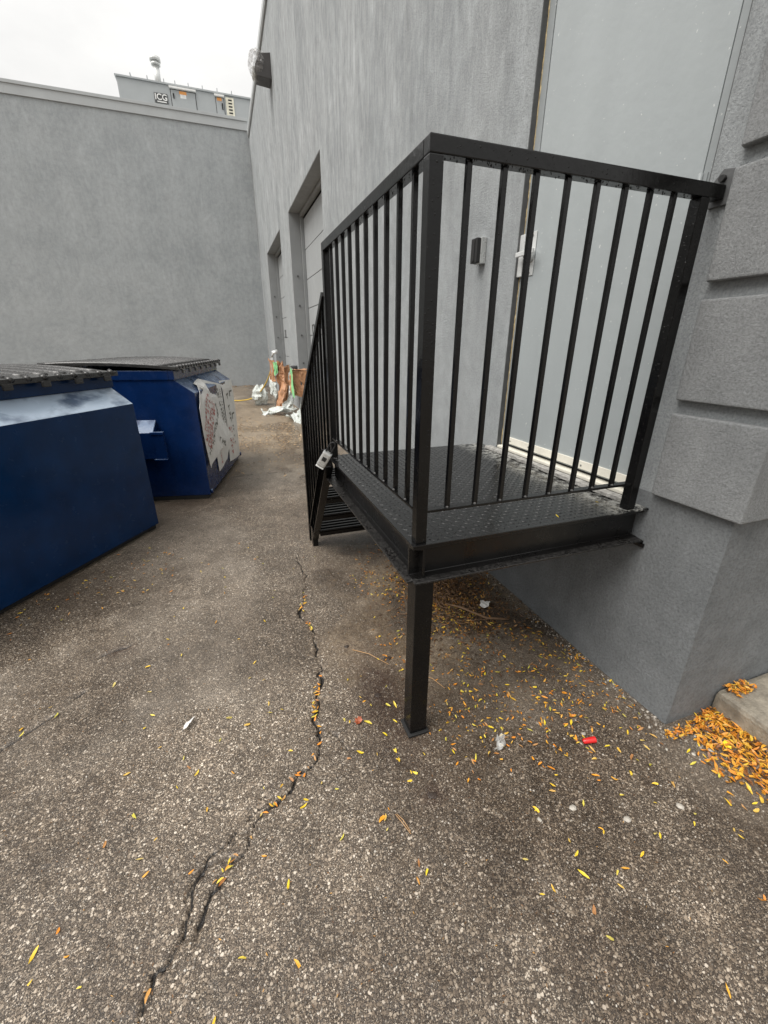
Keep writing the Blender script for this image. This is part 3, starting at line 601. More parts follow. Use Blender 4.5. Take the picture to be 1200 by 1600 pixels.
m = MB(); m.box((-.03, -.024, Z0-.012), (-.002, .06, Z0-.001), .003); m.box((-.012, -.032, Z0-.03), (-.002, .075, Z0-.0125), .003); part(m.obj('wall_cleat', M_black))
leg = part(MB().box((-1.018, -.006, .006), (-.948, .064, Z0-.0008), .004).obj('support_leg', M_black))
o = MB().box((-1.028, -.016, -.004), (-.938, .074, .0058), .002).obj('base_plate', M_dark); part(o, leg)
# railings
RT = 1.924; PW = .038
def square(p, q, w, mat, name, par, upv=(0, 0, 1), bev=.0025, h=None): return part(MB().bar(p, q, w, h or w, upv, bev).obj(name, mat), par)
zc = RT-PW/2
# front rail
fr = part(MB().bar((-LW, .019, zc), (-.013, .019, zc), PW, PW, (0, 0, 1), .003).obj('front_railing', M_black))
square((-LW+.019+.0, .019, LH+.0005), (-LW+.019, .019, RT-PW-.0005), PW, M_black, 'post', fr, (0, 1, 0))
square((-.088, .019, LH+.0005), (-.088, .019, RT-PW-.0005), PW, M_black, 'post', fr, (0, 1, 0))
square((-LW+.039, .019, .963), (-.108, .019, .963), .028, M_black, 'bottom_rail', fr, (0, 0, 1), .0015, .009)
zb = .9682
base = None
for x in (-.904, -.800, -.700, -.596, -.494, -.392, -.296, -.200):
    if base is None: base = square((x, .019, zb), (x, .019, RT-PW-.0005), .0145, M_black, 'baluster', fr, (0, 1, 0), .0012); bx0 = x
    else:
        o = base.copy(); col.objects.link(o); o.parent = fr; o.location.x = x-bx0
# wall anchor plate
m = MB(); m.prism([(-.036, -.034), (.036, -.034), (.036, .035), (.010, .066), (-.030, .058)], (-.0005, .014, zc), (0, 1, 0), (0, 0, 1), (-1, 0, 0), 0, .010); m.bevel(.0015, 1)
o = part(m.obj('wall_bracket', M_mastic), fr)
o = part(MB().tube([(-.011, .016, zc+.038), (-.024, .016, zc+.038)], .010, 6).obj('bolt', M_dark), fr)
# weld beads at the baluster feet
bm = bmesh.new()
for x in (-.904, -.800, -.700, -.596, -.494, -.392, -.296, -.200): bmesh.ops.create_icosphere(bm, subdivisions=1, radius=.0055, matrix=Matrix.Translation((x-.004, .0105, zb)))
for k in range(10):
    y = .019+(LL-.038)*(k+1)/11; bmesh.ops.create_icosphere(bm, subdivisions=1, radius=.0055, matrix=Matrix.Translation((-LW+.0105, y-.004, zb)))
md = bpy.data.meshes.new('weld_beads'); bm.to_mesh(md); bm.free()
o = link('weld_beads', md, M_weld); part(o, fr); setp(o, kind='stuff')
# droplets hanging on the rail
bm = bmesh.new()
for i in range(70):
    x = -.97+.88*random.random(); s = .0012+.0010*random.random()
    bmesh.ops.create_icosphere(bm, subdivisions=1, radius=s, matrix=Matrix.Translation((x, .0035+.030*random.random(), RT-PW-s*.55)))
for i in range(45):
    y = .05+1.1*random.random(); s = .0011+.0009*random.random()
    bmesh.ops.create_icosphere(bm, subdivisions=1, radius=s, matrix=Matrix.Translation((-LW+.003+.03*random.random(), y, RT-PW-s*.55)))
md = bpy.data.meshes.new('water_drops'); bm.to_mesh(md); bm.free()
o = link('water_drops', md, M_drop); part(o, fr); setp(o, kind='stuff')
# side rail
sr = part(MB().bar((-LW+.019, .0385, zc), (-LW+.019, LL, zc), PW, PW, (0, 0, 1), .003).obj('side_railing', M_black))
square((-LW+.019, LL-.019, LH+.0005), (-LW+.019, LL-.019, RT-PW-.0005), PW, M_black, 'post', sr, (0, 1, 0))
square((-LW+.019, .0385, .963), (-LW+.019, LL-.0385, .963), .028, M_black, 'bottom_rail', sr, (0, 0, 1), .0015, .009)
base = None
for k in range(10):
    y = .019+(LL-.038)*(k+1)/11
    if base is None: base = square((-LW+.019, y, zb), (-LW+.019, y, RT-PW-.0005), .0145, M_black, 'baluster', sr, (0, 1, 0), .0012); by0 = y
    else: o = base.copy(); col.objects.link(o); o.parent = sr; o.location.y = y-by0
# stair: two channel stringers with ridged treads
def stringer(x, out, t0=-.06, za=.805):
    a, b_ = Vector((x, LL-.0, za)), Vector((x, 1.84, .10)); d = (b_-a).normalized(); n = Vector((0, -d.z, d.y))*-1
    if n.z < 0: n = -n
    m = MB(); m.prism([(0, -.065), (.045, -.065), (.045, -.057), (.008, -.055), (.008, .055), (.045, .057), (.045, .065), (0, .065)], a, (out, 0, 0), n, d, t0, (b_-a).length)
    m.box((min(x, x+out*.04), 1.80, .001), (max(x, x+out*.04), 1.87, .155)); return part(m.obj('stringer', M_black))
s1 = stringer(-1.025, -1); s2 = stringer(-.09, 1, .06, .74)
for k in range(1, 5):
    z = .171*k; y = 1.70-.118*(k-1)+.0
    m = MB(); m.box((-1.022, y, z-.045), (-.093, y+.235, z-.016))
    for r in range(5): m.box((-1.022, y+.004+r*.050, z-.0155), (-.093, y+.026+r*.050, z), .004)
    part(m.obj('tread', M_black), s1)
HA, HB_ = Vector((-1.012, LL+.012, 1.70)), Vector((-1.055, 1.94, 1.018))
st = part(MB().bar(HA, HB_, .032, .032, (1, 0, 0), .003).obj('stair_railing', M_black))
square((-1.055, 1.925, .0), (-1.055, 1.925, 1.025), .032, M_black, 'post', st, (0, 1, 0))
for k in range(9):
    f = (k+.7)/9.8; q = HA.lerp(HB_, f); zl = .80-(q.y-LL)*(.67/.60)
    square((q.x, q.y, max(.12, zl)), (q.x, q.y, q.z-.018), .0150, M_black, 'baluster', st, (0, 1, 0), .0012)

# key lock box hanging on the stair end of the landing
pk = empty('padlock', (-1.050, 1.105, .925), 'grey combination padlock hanging at the head of the stair by the landing corner', 'padlock')
pk.rotation_euler = (R(8), R(32), R(-20))
m = MB(); m.box((-.026, -.019, -.115), (.026, .019, -.022), .009); m.obj('body', M_silver, pk)
m = MB(); m.tube([(-.015, 0, -.03)]+[(-.015*math.cos(a), 0, .028+.017*math.sin(a)) for a in [math.pi*k/8 for k in range(9)]]+[(.015, 0, -.03)], .0045, 8); m.obj('shackle', M_dark, pk, True)
m = MB(); m.box((-.012, -.0215, -.075), (.012, -.0192, -.050), .001); m.obj('dial_window', M_dark, pk)
m = MB(); m.box((-.024, -.018, -.124), (.024, .018, -.1155), .003); m.obj('rubber_cap', M_white, pk)

# ------------------------------------------------------------------ dumpsters
def dumpster(O, u, mat, label, Wd, D=1.32):
    ux, uy = u; rz = math.atan2(-uy, -ux)   # local: x along front (from seen corner inward = -x), y to the back
    t = empty('dumpster', (O[0], O[1], 0), label, 'dumpster', 'blue dumpsters standing in the yard'); return t
def build_dumpster(O, ang, mat, label, Wd, side, D=1.30):
    # local frame: x along the front face from the seen end, y = depth (back), z up ; side=+1: x runs to the local right
    t = empty('dumpster', (O[0], O[1], 0), label, 'dumpster', 'blue front load dumpsters', ang)
    sx = side; X0, X1 = sorted((0, sx*Wd))
    prof = [(0, .045), (0, 1.035), (.165, 1.148), (.165, 1.16), (D, 1.16), (D, .045)]
    m = MB(); m.prism(prof, (0, 0, 0), (0, 1, 0), (0, 0, 1), (1, 0, 0), X0, X1); m.bevel(.004, 2); body = m.obj('body', mat, t)
    # collar tube round the opening
    m = MB(); m.box((X0-.012, .15, 1.152), (X1+.012, .20, 1.232), .005); m.box((X0-.012, .2005, 1.152), (X0+.04, D+.02, 1.232), .005); m.box((X1-.04, .2005, 1.152), (X1+.012, D+.02, 1.232), .005); m.box((X0+.0405, D-.03, 1.152), (X1-.0405, D+.02, 1.232), .005); m.obj('rim', mat, t)
    # bottom rails
    m = MB(); m.box((X0+.005, .03, 0), (X0+.09, D-.02, .044), .004); m.box((X1-.09, .03, 0), (X1-.005, D-.02, .044), .004); m.box((X0+.0905, .03, .006), (X1-.0905, .10, .044), .004); m.obj('skid', M_dark, t)
    # fork sleeves on both ends
    for xs, sg in ((X0, -1), (X1, 1)):
        a, b_ = (xs+sg*.001, xs+sg*.135)
        m = MB(); poly = [(0, .46), (.132, .46), (.132, .70), (0, .80)]
        m.prism(poly, (xs+sg*.002, 0, 0), (sg, 0, 0), (0, 0, 1), (0, 1, 0), .38, D-.16); m.bevel(.004, 1)
        m.box((min(xs+sg*.11, xs+sg*.150), .29, .452), (max(xs+sg*.11, xs+sg*.150), .38, .71)); m.box((min(xs+sg*.134, xs+sg*.16), .285, .69), (max(xs+sg*.134, xs+sg*.16), .40, .712), .003); m.box((min(xs+sg*.134, xs+sg*.16), .285, .45), (max(xs+sg*.134, xs+sg*.16), .40, .462), .003)
        m.obj('fork_sleeve', mat, t)
        if side < 0: continue
        m = MB(); m.tube([(xs-sg*.03, -.004, .075), (xs-sg*.03, -.022, .075)], .024, 10); m.obj('corner_knob', mat, t)
    # two hinged plastic lids with ribs and lip tabs
    half = Wd/2
    for k in (0, 1):
        a, b_ = X0+k*half+.006-.03*(k == 0), X0+(k+1)*half-.006+.03*(k == 1)
        m = MB(); n = 14; prf = []
        for i in range(n+1):
            f = i/n; y = .12+f*(D-.06); z = 1.262+.030*math.sin(f*math.pi*.9)+.012*f; prf.append((y, z))
        low = [(y, z-.022) for y, z in prf][::-1]
        m.prism(prf+low, (0, 0, 0), (0, 1, 0), (0, 0, 1), (1, 0, 0), a, b_)
        m.box((a, .098, 1.234), (b_, .1195, 1.268), .005)
        ld = m.obj('lid', M_lid, t)
        nr = max(3, int((b_-a)/.13))
        for r in range(nr):
            xr = a+(r+.5)*(b_-a)/nr
            q = MB(); q.tube([(xr, y, z-.006) for y, z in prf[1:-1]], .017, 8); q.obj('lid_rib', M_lid, ld, True)
        for r in range(4):
            xr = a+(r+.5)*(b_-a)/4
            q = MB(); q.box((xr-.028, .080, 1.205), (xr+.028, .0975, 1.242), .006); q.obj('lid_tab', M_lid, ld)
        q = MB()
        for r in range(9):
            xr = a+(r+.5)*(b_-a)/9; q.tube([(xr, .093, 1.254), (xr, .125, 1.272)], .016, 7)
        setp(q.obj('lip_scallops', M_lid, ld, True), kind='stuff')
    m = MB(); m.tube([(X0-.02, D+.03, 1.245), (X1+.02, D+.03, 1.245)], .014, 8); m.obj('hinge_rod', M_dark, t)
    return t
# front face of the near one runs away from its right end; its depth axis points to the back left
def frame_angle(vx, vy): return math.atan2(-vx, vy)       # angle so that local +y = (vx, vy)
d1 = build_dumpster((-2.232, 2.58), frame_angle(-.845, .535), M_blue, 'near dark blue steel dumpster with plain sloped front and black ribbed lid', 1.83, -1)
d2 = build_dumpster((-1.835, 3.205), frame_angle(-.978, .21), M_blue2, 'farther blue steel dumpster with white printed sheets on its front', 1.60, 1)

# printed sheets taped to the front of the farther dumpster
A2 = frame_angle(-.978, .21)
def sheet(label, poly, off, curl, strips, mark=None, loc=(-1.835, 3.205)):
    t = empty('printed_sheet', (loc[0], loc[1], 0), label, 'printed sheet', 'printed sheets on the dumpster front', A2)
    c = np.mean(poly, 0); n = 7
    V, Fq = [], []; mrows = 9
    bm = bmesh.new(); loop = [bm.verts.new((x, off(x, z), z)) for x, z in poly]; f = bm.faces.new(loop)
    bmesh.ops.triangulate(bm, faces=[f]); bmesh.ops.subdivide_edges(bm, edges=list(bm.edges), cuts=4, use_grid_fill=True); bmesh.ops.triangulate(bm, faces=list(bm.faces))
    for v in bm.verts: v.co.y = off(v.co.x, v.co.z)
    ext = bmesh.ops.solidify(bm, geom=list(bm.faces), thickness=.003)
    mm = bpy.data.meshes.new('sheet'); bm.to_mesh(mm); bm.free(); link('sheet', mm, M_paper, t)
    def rows(name, mat, specs):
        q = MB()
        for (x0, z0, x1, z1, h) in specs:
            L = math.hypot(x1-x0, z1-z0); dx, dz = (x1-x0)/L, (z1-z0)/L; nx_, nz_ = -dz, dx; s = 0; k = 0
            while s < L-.01:
                w = h*(.45+.35*random.random())
                if random.random() < .16: s += h*.5; continue
                # one broken glyph-like stroke pair: too small to read in the photograph
                for (fa, fb, ga, gb) in ((0, .28, -.5, .5), (.28, .9, random.choice((-.5, -.1, .22)), random.choice((-.22, .15, .5)))):
                    if gb-ga < .15: gb = ga+.22
                    pts = []
                    for (a_, g_) in ((fa, ga), (fb, ga), (fb, gb), (fa, gb)):
                        xx = x0+dx*(s+a_*w)+nx_*g_*h; zz = z0+dz*(s+a_*w)+nz_*g_*h; pts.append((xx, off(xx, zz)-.006, zz))
                    q.quad(*pts)
                s += w*1.25
        setp(q.obj(name, mat, t), kind='stuff')
    rows('red_lettering', M_red, strips[0]); rows('dark_lettering', M_ink, strips[1])
    return t
offL = lambda x, z: -.018-.10*max(0, min(1, (x-.15)/.8))*max(0, min(1, (1.0-z)/.5))-.012*math.sin(x*9+z*5)**2-max(0, z-1.03)*-.9
sheet('peeling kite-shaped white sheet with slanted red lettering, leftmost on the farther dumpster', [(.25, 1.11), (.06, .99), (-.015, .90), (.01, .70), (.075, .30), (.40, .40), (.84, .47), (.60, .76), (.38, 1.02)], offL, 0,
      ([(.05, .66, .30, .99, .05), (.07, .58, .37, .965, .05), (.09, .50, .43, .925, .05), (.15, .49, .47, .885, .05)], [(.10, .42, .56, .80, .045), (.44, .52, .56, .44, .05)]))
offM = lambda x, z: -.011-.004*math.sin(x*14)+max(0, z-1.045)*1.40
sheet('white sheet folded over the dumpster slope, middle of the three', [(.24, 1.10), (.52, 1.125), (.97, 1.03), (1.0, .62), (.97, .30), (.84, .20), (.42, .165), (.40, .40), (.36, .85)], offM, 0,
      ([(.55, .46, .56, .22, .035)], [(.80, 1.0, .90, .62, .05), (.90, .98, .955, .60, .035), (.62, .86, .72, .62, .04)]))
offR = lambda x, z: -.012-.006*math.sin(x*11+z*4)+max(0, z-1.03)*.9
sheet('upright white sheet with a dark printed block at the far end of the dumpster front', [(1.03, 1.06), (1.58, 1.035), (1.58, .60), (1.57, .065), (.97, .13), (1.02, .60)], offR, 0,
      ([(1.10, .52, 1.12, .22, .07), (1.22, .50, 1.24, .24, .06)], [(1.25, .90, 1.27, .58, .10), (1.42, .92, 1.43, .60, .12), (1.36, .50, 1.37, .28, .06)]))

# ------------------------------------------------------------------ masked pipework at the wall and its plastic
def drape(name, mat, P, parent, amp=.03, n=10, seed=1.0, th=.004):
    # P: four corners rows of control points (list of rows), bilinear refined, crumpled
    P = [[Vector(p) for p in r] for r in P]; rows, cols = len(P), len(P[0]); V = []; Fq = []
    nu, nv = (cols-1)*n+1, (rows-1)*n+1
    for j in range(nv):
        for i in range(nu):
            fu, fv = i/n, j/n; a, b_ = min(int(fu), cols-2), min(int(fv), rows-2); u, v = fu-a, fv-b_
            q = P[b_][a]*(1-u)*(1-v)+P[b_][a+1]*u*(1-v)+P[b_+1][a]*(1-u)*v+P[b_+1][a+1]*u*v
            d = [(fbm(i*.42+seed+k*13, j*.42+k*7+seed, 4)-.47)*amp*2.4 for k in range(3)]; V.append((q.x+d[0], q.y+d[1], q.z+d[2]))
    for j in range(nv-1):
        for i in range(nu-1): a = j*nu+i; Fq.append((a, a+1, a+nu+1, a+nu))
    o = link(name, np_mesh(name, V, Fq, False), mat)
    if parent is not None: o.parent = parent; o.matrix_parent_inverse = Matrix.Translation(-parent.location)
    return o
wp = empty('wrapped_standpipe', (-.35, 9.1, 0), 'pipe stand wrapped in brown masking paper and plastic between the overhead doors', 'wrapped pipe')
def wpart(m, name, mat, par=wp, sm=True):
    o = m.obj(name, mat, None, sm); o.parent = par; o.matrix_parent_inverse = Matrix.Translation(-par.location); return o
wpart(MB().tube([(-.52, 9.15, 0), (-.53, 9.15, 1.15), (-.50, 9.12, 1.27), (-.40, 9.10, 1.29)], .045, 10), 'pipe', M_galv)
wpart(MB().tube([(-.52, 9.1, .90), (-.22, 9.0, .95), (-.002, 9.0, .95)], .04, 8), 'pipe_arm', M_mastic)
drape('paper_wrap', M_kraft, [[(-.46,9.05,1.05),(-.32,8.88,1.06),(-.16,8.95,.93)],[(-.45,9.0,.60),(-.30,8.80,.58),(-.17,8.90,.66)],[(-.62,8.85,.06),(-.46,8.70,.03),(-.36,8.8,.10)]], wp, .085, 9, 2.0)
drape('paper_wrap', M_kraft, [[(-.60,9.2,1.14),(-.50,9.0,1.10)],[(-.60,9.2,.62),(-.52,9.0,.66)]], wp, .04, 9, 5.0)
drape('tape', M_green, [[(-.53,8.99,1.07),(-.46,8.93,1.07)],[(-.53,8.98,.78),(-.45,8.92,.84)]], wp, .03, 6, 8.0)
drape('plastic_sheet', M_plastic, [[(-.22,8.78,1.02),(-.10,8.85,.92)],[(-.24,8.70,.55),(-.12,8.80,.62)],[(-.50,8.5,.03),(-.18,8.6,.06)]], wp, .07, 10, 11.0)
drape('plastic_sheet', M_plastic, [[(-.62,9.2,.80),(-.52,9.0,.62)],[(-.66,9.2,.35),(-.52,9.0,.30)]], wp, .07, 10, 17.0)
wb = empty('wrapped_box', (-.18, 7.5, 0), 'wall box wrapped in brown paper with green tape beside the nearer overhead door', 'wrapped box')
drape('paper_wrap', M_kraft, [[(-.30,7.9,.92),(-.34,7.3,1.0),(-.02,7.2,.98)],[(-.36,8.0,.55),(-.34,7.3,.52),(-.02,7.2,.50)]], wb, .05, 9, 23.0)
drape('paper_wrap', M_kraft, [[(-.02,7.95,.98),(-.02,7.2,1.0)],[(-.30,7.9,.93),(-.34,7.3,1.0)]], wb, .03, 8, 27.0)
drape('tape', M_green, [[(-.375,7.42,1.02),(-.37,7.22,1.0)],[(-.375,7.42,.52),(-.37,7.22,.48)]], wb, .02, 6, 29.0)
wpart(MB().tube([(-.10, 7.5, 0), (-.10, 7.5, .9)], .05, 10), 'pipe', M_galv, wb)
wpart(MB().box((-.22, 7.28, .55), (-.02, 7.8, .94), .01), 'box', M_mastic, wb, False)
setp(drape('plastic_sheet', M_plastic, [[(-.95,8.75,.03),(-.30,8.45,.20)],[(-.85,8.50,.02),(-.30,8.2,.14)]], None, .15, 10, 31.0), 'crumpled white plastic sheeting lying under the brown wrapped pipe stand', 'plastic sheet')
setp(drape('plastic_sheet', M_plastic, [[(-.50,7.9,.05),(-.12,7.8,.22)],[(-.36,7.2,.03),(-.10,7.1,.16)],[(-.22,6.5,.03),(-.03,6.5,.08)]], None, .14, 10, 37.0), 'white plastic sheeting trailing along the wall foot below the wrapped box', 'plastic sheet')
setp(crumple('plastic_bundle', M_plastic, (-.80, 10.2, .22), (.19, .2, .24), .55, 9.1, 3, None, 3.0), 'bundle of crumpled white plastic at the end of the yellow cord', 'plastic bundle')
pts = [(-.52, 9.15, 1.05), (-.62, 9.5, .70), (-.75, 9.9, .42), (-.95, 10.4, .16), (-1.25, 11.0, .03), (-1.6, 11.2, .02), (-2.1, 11.1, .02), (-2.9, 11.5, .02), (-3.6, 11.3, .02)]
cv = []
for i in range(len(pts)-1):
    for k in range(6):
        f = k/6; a = [Vector(pts[max(0, min(len(pts)-1, i+o_))]) for o_ in (-1, 0, 1, 2)]
        cv.append(.5*((2*a[1])+(-a[0]+a[2])*f+(2*a[0]-5*a[1]+4*a[2]-a[3])*f*f+(-a[0]+3*a[1]-3*a[2]+a[3])*f**3))
setp(MB().tube(cv, .016, 6).obj('extension_cord', M_yel, None, True), 'yellow cord running from the wrapped pipe across the ground behind the dumpsters', 'cord')

# ------------------------------------------------------------------ fallen leaflets and litter
def leaf_shape(kind):
    V = []; Fq = []; n = 6; rs = random.Random(kind+3)
    wd = rs.uniform(.22, .36); cur = rs.uniform(-.5, .8); fold = rs.uniform(-.1, .7); bend = rs.uniform(-.22, .22); tw = rs.uniform(-.9, .9); cut = rs.choice((0, 0, .18, .3))
    for i in range(n+1):
        f = i/n*(1-cut); x = f-.5; w = .5*wd*max(.06, math.sin(math.pi*min(1, f*.96+.02)))**.75*(1+.12*math.sin(i*2.3+kind)); z = cur*.35*(x*x*4-.3)*.35+.02*math.sin(f*7); y0 = bend*(x*x*4-.5)*.4
        q = tw*x; V += [(x, y0-w, z+w*fold-w*q), (x, y0, z), (x, y0+w, z+w*fold+w*q)]
    for i in range(n):
        a = i*3; Fq += [(a, a+3, a+4, a+1), (a+1, a+4, a+5, a+2)]
    return np.array(V), np.array(Fq)
NLS = 9
LS = [leaf_shape(k) for k in range(NLS)]
LM = {(k, c): None for k in range(NLS) for c in 'yo'}
def leaf_mesh(k, c):
    if LM[(k, c)] is None:
        me = np_mesh('leaf', LS[k][0], LS[k][1], True); me.materials.append(M_yleaf if c == 'y' else M_oleaf); LM[(k, c)] = me
    return LM[(k, c)]
camp = np.array([-1.5359, -1.1224])
LEAVES = []   # x, y, z offset, length, colour, group key
def add(x, y, c, key, L=None, dz=.0025): LEAVES.append((x, y, dz, L or random.uniform(.020, .036), c, key))
def dc(x, y): return math.hypot(x-camp[0], y-camp[1])
for x, y in LEAF_Y: add(x, y, 'y', 'deck' if (x > -1.0 and y > -.1) else ('kerb' if x > -.55 else 'open'), random.choice((.016,.019,.022,.025,.028,.033))*random.uniform(.9,1.1))
for x, y in LEAF_O: add(x, y, 'o', 'deck' if (x > -1.0 and y > -.1) else ('kerb' if x > -.55 else 'open'), random.choice((.015,.018,.021,.024,.028,.033))*random.uniform(.9,1.1))
def along(P, t):
    Ls = [math.hypot(b[0]-a[0], b[1]-a[1]) for a, b in zip(P, P[1:])]; s = t*sum(Ls)
    for (a, b), l in zip(zip(P, P[1:]), Ls):
        if s <= l: return a[0]+(b[0]-a[0])*s/l, a[1]+(b[1]-a[1])*s/l
        s -= l
    return P[-1]
for i in range(75):
    t = random.choice((random.gauss(.30, .03), random.gauss(.40, .015), random.gauss(.64, .035), random.gauss(.66, .02), random.gauss(.77, .02), random.gauss(.86, .015), random.gauss(.94, .02)))
    x, y = along(CRACK_A, t); add(x+random.gauss(0, .007), y+random.gauss(0, .007), random.choice('ooy'), 'crack', random.uniform(.016, .03), .0005)
for i in range(260):
    x = -.85*random.random()**.8-.02; y = -.30+2.0*random.random()**1.15
    if vnoise(x*5+3, y*5) < .34: continue
    add(x, y, random.choice('oooy'), 'deck', random.uniform(.014, .028))
for i in range(1100):
    x = -.015-.95*random.random()**1.3; y = random.uniform(-.2, 1.3)
    if vnoise(x*6+13, y*6+2) < .42: continue
    add(x, y, random.choice('oooy'), 'deck', random.uniform(.012, .024))
for i in range(330):
    x = random.gauss(-.52, .13); y = random.gauss(.80, .20)
    if x < -.02: add(x, y, random.choice('oooy'), 'deck', random.uniform(.014, .026), .012)
for i in range(80):
    x = random.gauss(-.38, .16); y = random.gauss(-.12, .20)
    if x < -.01: add(x, y, random.choice('ooyy'), 'deck', random.uniform(.018, .032))
for i in range(95):
    x = random.uniform(-3.1, -2.05); y = 1.05+.62*(x+3.1)*1.1+random.gauss(0, .15)+.15
    if (x+2.232)*-.845+(y-2.58)*.535 < -.02: add(x, y, random.choice('oooy'), 'dump', random.uniform(.014, .030))
for i in range(60):
    x = random.uniform(-2.6, -1.05); y = random.uniform(-.5, 2.2); add(x, y, random.choice('yyo'), 'open', random.uniform(.012, .026))
for i in range(40):
    x = random.gauss(-.55, .10); y = random.gauss(1.46, .09); add(x, y, 'o', 'deck', random.uniform(.016, .028))
for i in range(45):
    x, y = random.uniform(-.12, .22), random.uniform(-.95, -.40); add(x, y, random.choice('ooy'), 'kerb', random.uniform(.022, .036))
for i in range(7): add(random.uniform(.33, .9), random.uniform(-.6, -.36), random.choice('oy'), 'pave', random.uniform(.02, .034), .108)
for x, y in ((-.16, .10), (-.42, .03), (-.75, .55)): add(x, y, 'y', 'plate', .022, LH+.003)
TXT = {'open': ('leaflet lying singly on the open wet asphalt', 'leaflets scattered over the open asphalt'), 'deck': ('leaflet on the dirt beneath the landing', 'leaflets fallen under the landing'),
       'kerb': ('leaflet on the asphalt near the concrete kerb', 'leaflets scattered near the kerb'), 'crack': ('leaflet caught in the long asphalt crack', 'leaflets caught in the crack'),
       'dump': ('leaflet along the foot of the near dumpster', 'leaflets along the dumpster foot'), 'pave': ('leaflet lying on top of the concrete pad', 'leaflets on the concrete pad'), 'plate': ('leaflet stuck to the wet black deck plate', 'leaflets on the deck plate')}
MARKS = [((-.983, .03), .30, 'support leg foot'), ((-.362, -.273), .22, 'red plastic cap'), ((-.70, -.155), .2, 'clear plastic scrap'), ((-1.862, .338), .3, 'narrow white paper scrap'), ((-.31, .55), .2, 'long brown stick'),
         ((-1.196, .129), .2, 'broad russet leaf'), ((-.258, -.573), .16, 'largest oval pale stone'), ((-.605, -.452), .16, 'notched pale stone'), ((-1.17, -.31), .22, 'dry needle pair'), ((0, -.315), .22, 'building corner'), ((-.42, .92), .25, 'brown litter mat'),
         ((-1.79, -.37), .25, 'lower crack end'), ((-1.5, -.04), .22, 'crack fork'), ((-2.232, 2.58), .6, 'near dumpster corner'), ((-2.45, .58), .3, 'short left side crack')]
def where(x, y, L, c, key):
    sz = 'long ' if L > .029 else ('small ' if L > .020 else 'tiny ')
    col_ = 'yellow ' if c == 'y' else 'orange '
    if key in ('pave', 'plate'): return sz+col_+TXT[key][0], col_+TXT[key][1]
    best = None
    for (p, q), r, nm in MARKS:
        d = math.hypot(x-p, y-q)
        if d < r and (best is None or d/r < best[0]): best = (d/r, p, q, nm)
    if best:
        _, p, q, nm = best; dx, dy = x-p, y-q; s_ = dx*math.cos(yaw)-dy*math.sin(yaw); f_ = dx*math.sin(yaw)+dy*math.cos(yaw)
        oct_ = int(((math.degrees(math.atan2(f_, s_))+382.5) % 360)//45)
        side = ('right of', 'behind and right of', 'behind', 'behind and left of', 'left of', 'in front and left of', 'in front of', 'in front and right of')[oct_]
        near_ = 'just ' if best[0] < .55 else 'slightly '
        lead = 'leaflet in the crack, '+near_ if key == 'crack' else 'leaflet '+near_
        return sz+col_+lead+side+' the '+nm, col_+'leaflets around the '+nm
    if key == 'crack': return (sz+col_+TXT[key][0]+(', far half' if y > .3 else ', middle bend')), col_+TXT[key][1]
    if key == 'open':
        s_ = 'left of the crack' if x < -1.4-.5*max(0, -y) else 'right of the crack'; f_ = 'in the near foreground' if y < -.3 else ('beyond the support leg' if y > .3 else 'level with the support leg')
        return sz+col_+'leaflet on open asphalt '+s_+', '+f_, col_+TXT[key][1]
    if key == 'deck': return (sz+col_+TXT[key][0]+(', close to the wall foot' if x > -.2 else (', nearer its outer edge' if x < -.6 else ', midway to the wall'))), col_+TXT[key][1]
    if key == 'kerb': return (sz+col_+'leaflet on asphalt '+('close to the orange drift' if x > -.2 else 'some way left of the orange drift')), col_+TXT[key][1]
    return sz+col_+TXT[key][0], col_+TXT[key][1]
order = sorted(LEAVES, key=lambda l: -l[3]/dc(l[0], l[1]))
rest = {'y': [], 'o': []}
def gz(x, y): return float(ground_z(x, y))
for i, (x, y, dz, L, c, key) in enumerate(order):
    zz = dz+(gz(x, y) if dz < .05 else 0)+.25*L*.05+.003
    rot = (random.gauss(0, .22), random.gauss(0, .18), random.uniform(0, 6.28))
    if i < 296:
        o = bpy.data.objects.new('leaf', leaf_mesh(random.randrange(NLS), c)); col.objects.link(o)
        o.location = (x, y, zz); o.rotation_euler = rot; w = random.uniform(.85, 1.15); o.scale = (L, L*w, L)
        lb, gr = where(x, y, L, c, key); setp(o, lb, 'leaf', gr)
    else: rest[c].append((x, y, zz, L, rot))
def leaf_stuff(name, items, mat, label, cat):
    VV, FF = [], []; b0 = 0
    from mathutils import Euler
    for (x, y, z, L, rot) in items:
        V, Fq = LS[random.randrange(NLS)]; m = np.array(Euler(rot).to_matrix()); q = (V*L*np.array([1, random.uniform(.7, 1.15), 1]))@m.T+np.array([x, y, z]); VV.append(q); FF.append(Fq+b0); b0 += len(V)
    o = link(name, np_mesh(name, np.concatenate(VV), np.concatenate(FF)), mat); setp(o, label, cat, None, 'stuff'); return o
leaf_stuff('leaf_scatter', rest['y'], M_yleaf, 'remaining tiny yellow leaflets sprinkled over the yard', 'leaves')
leaf_stuff('leaf_scatter', rest['o'], M_oleaf, 'remaining tiny orange leaflets sprinkled over the yard', 'leaves')
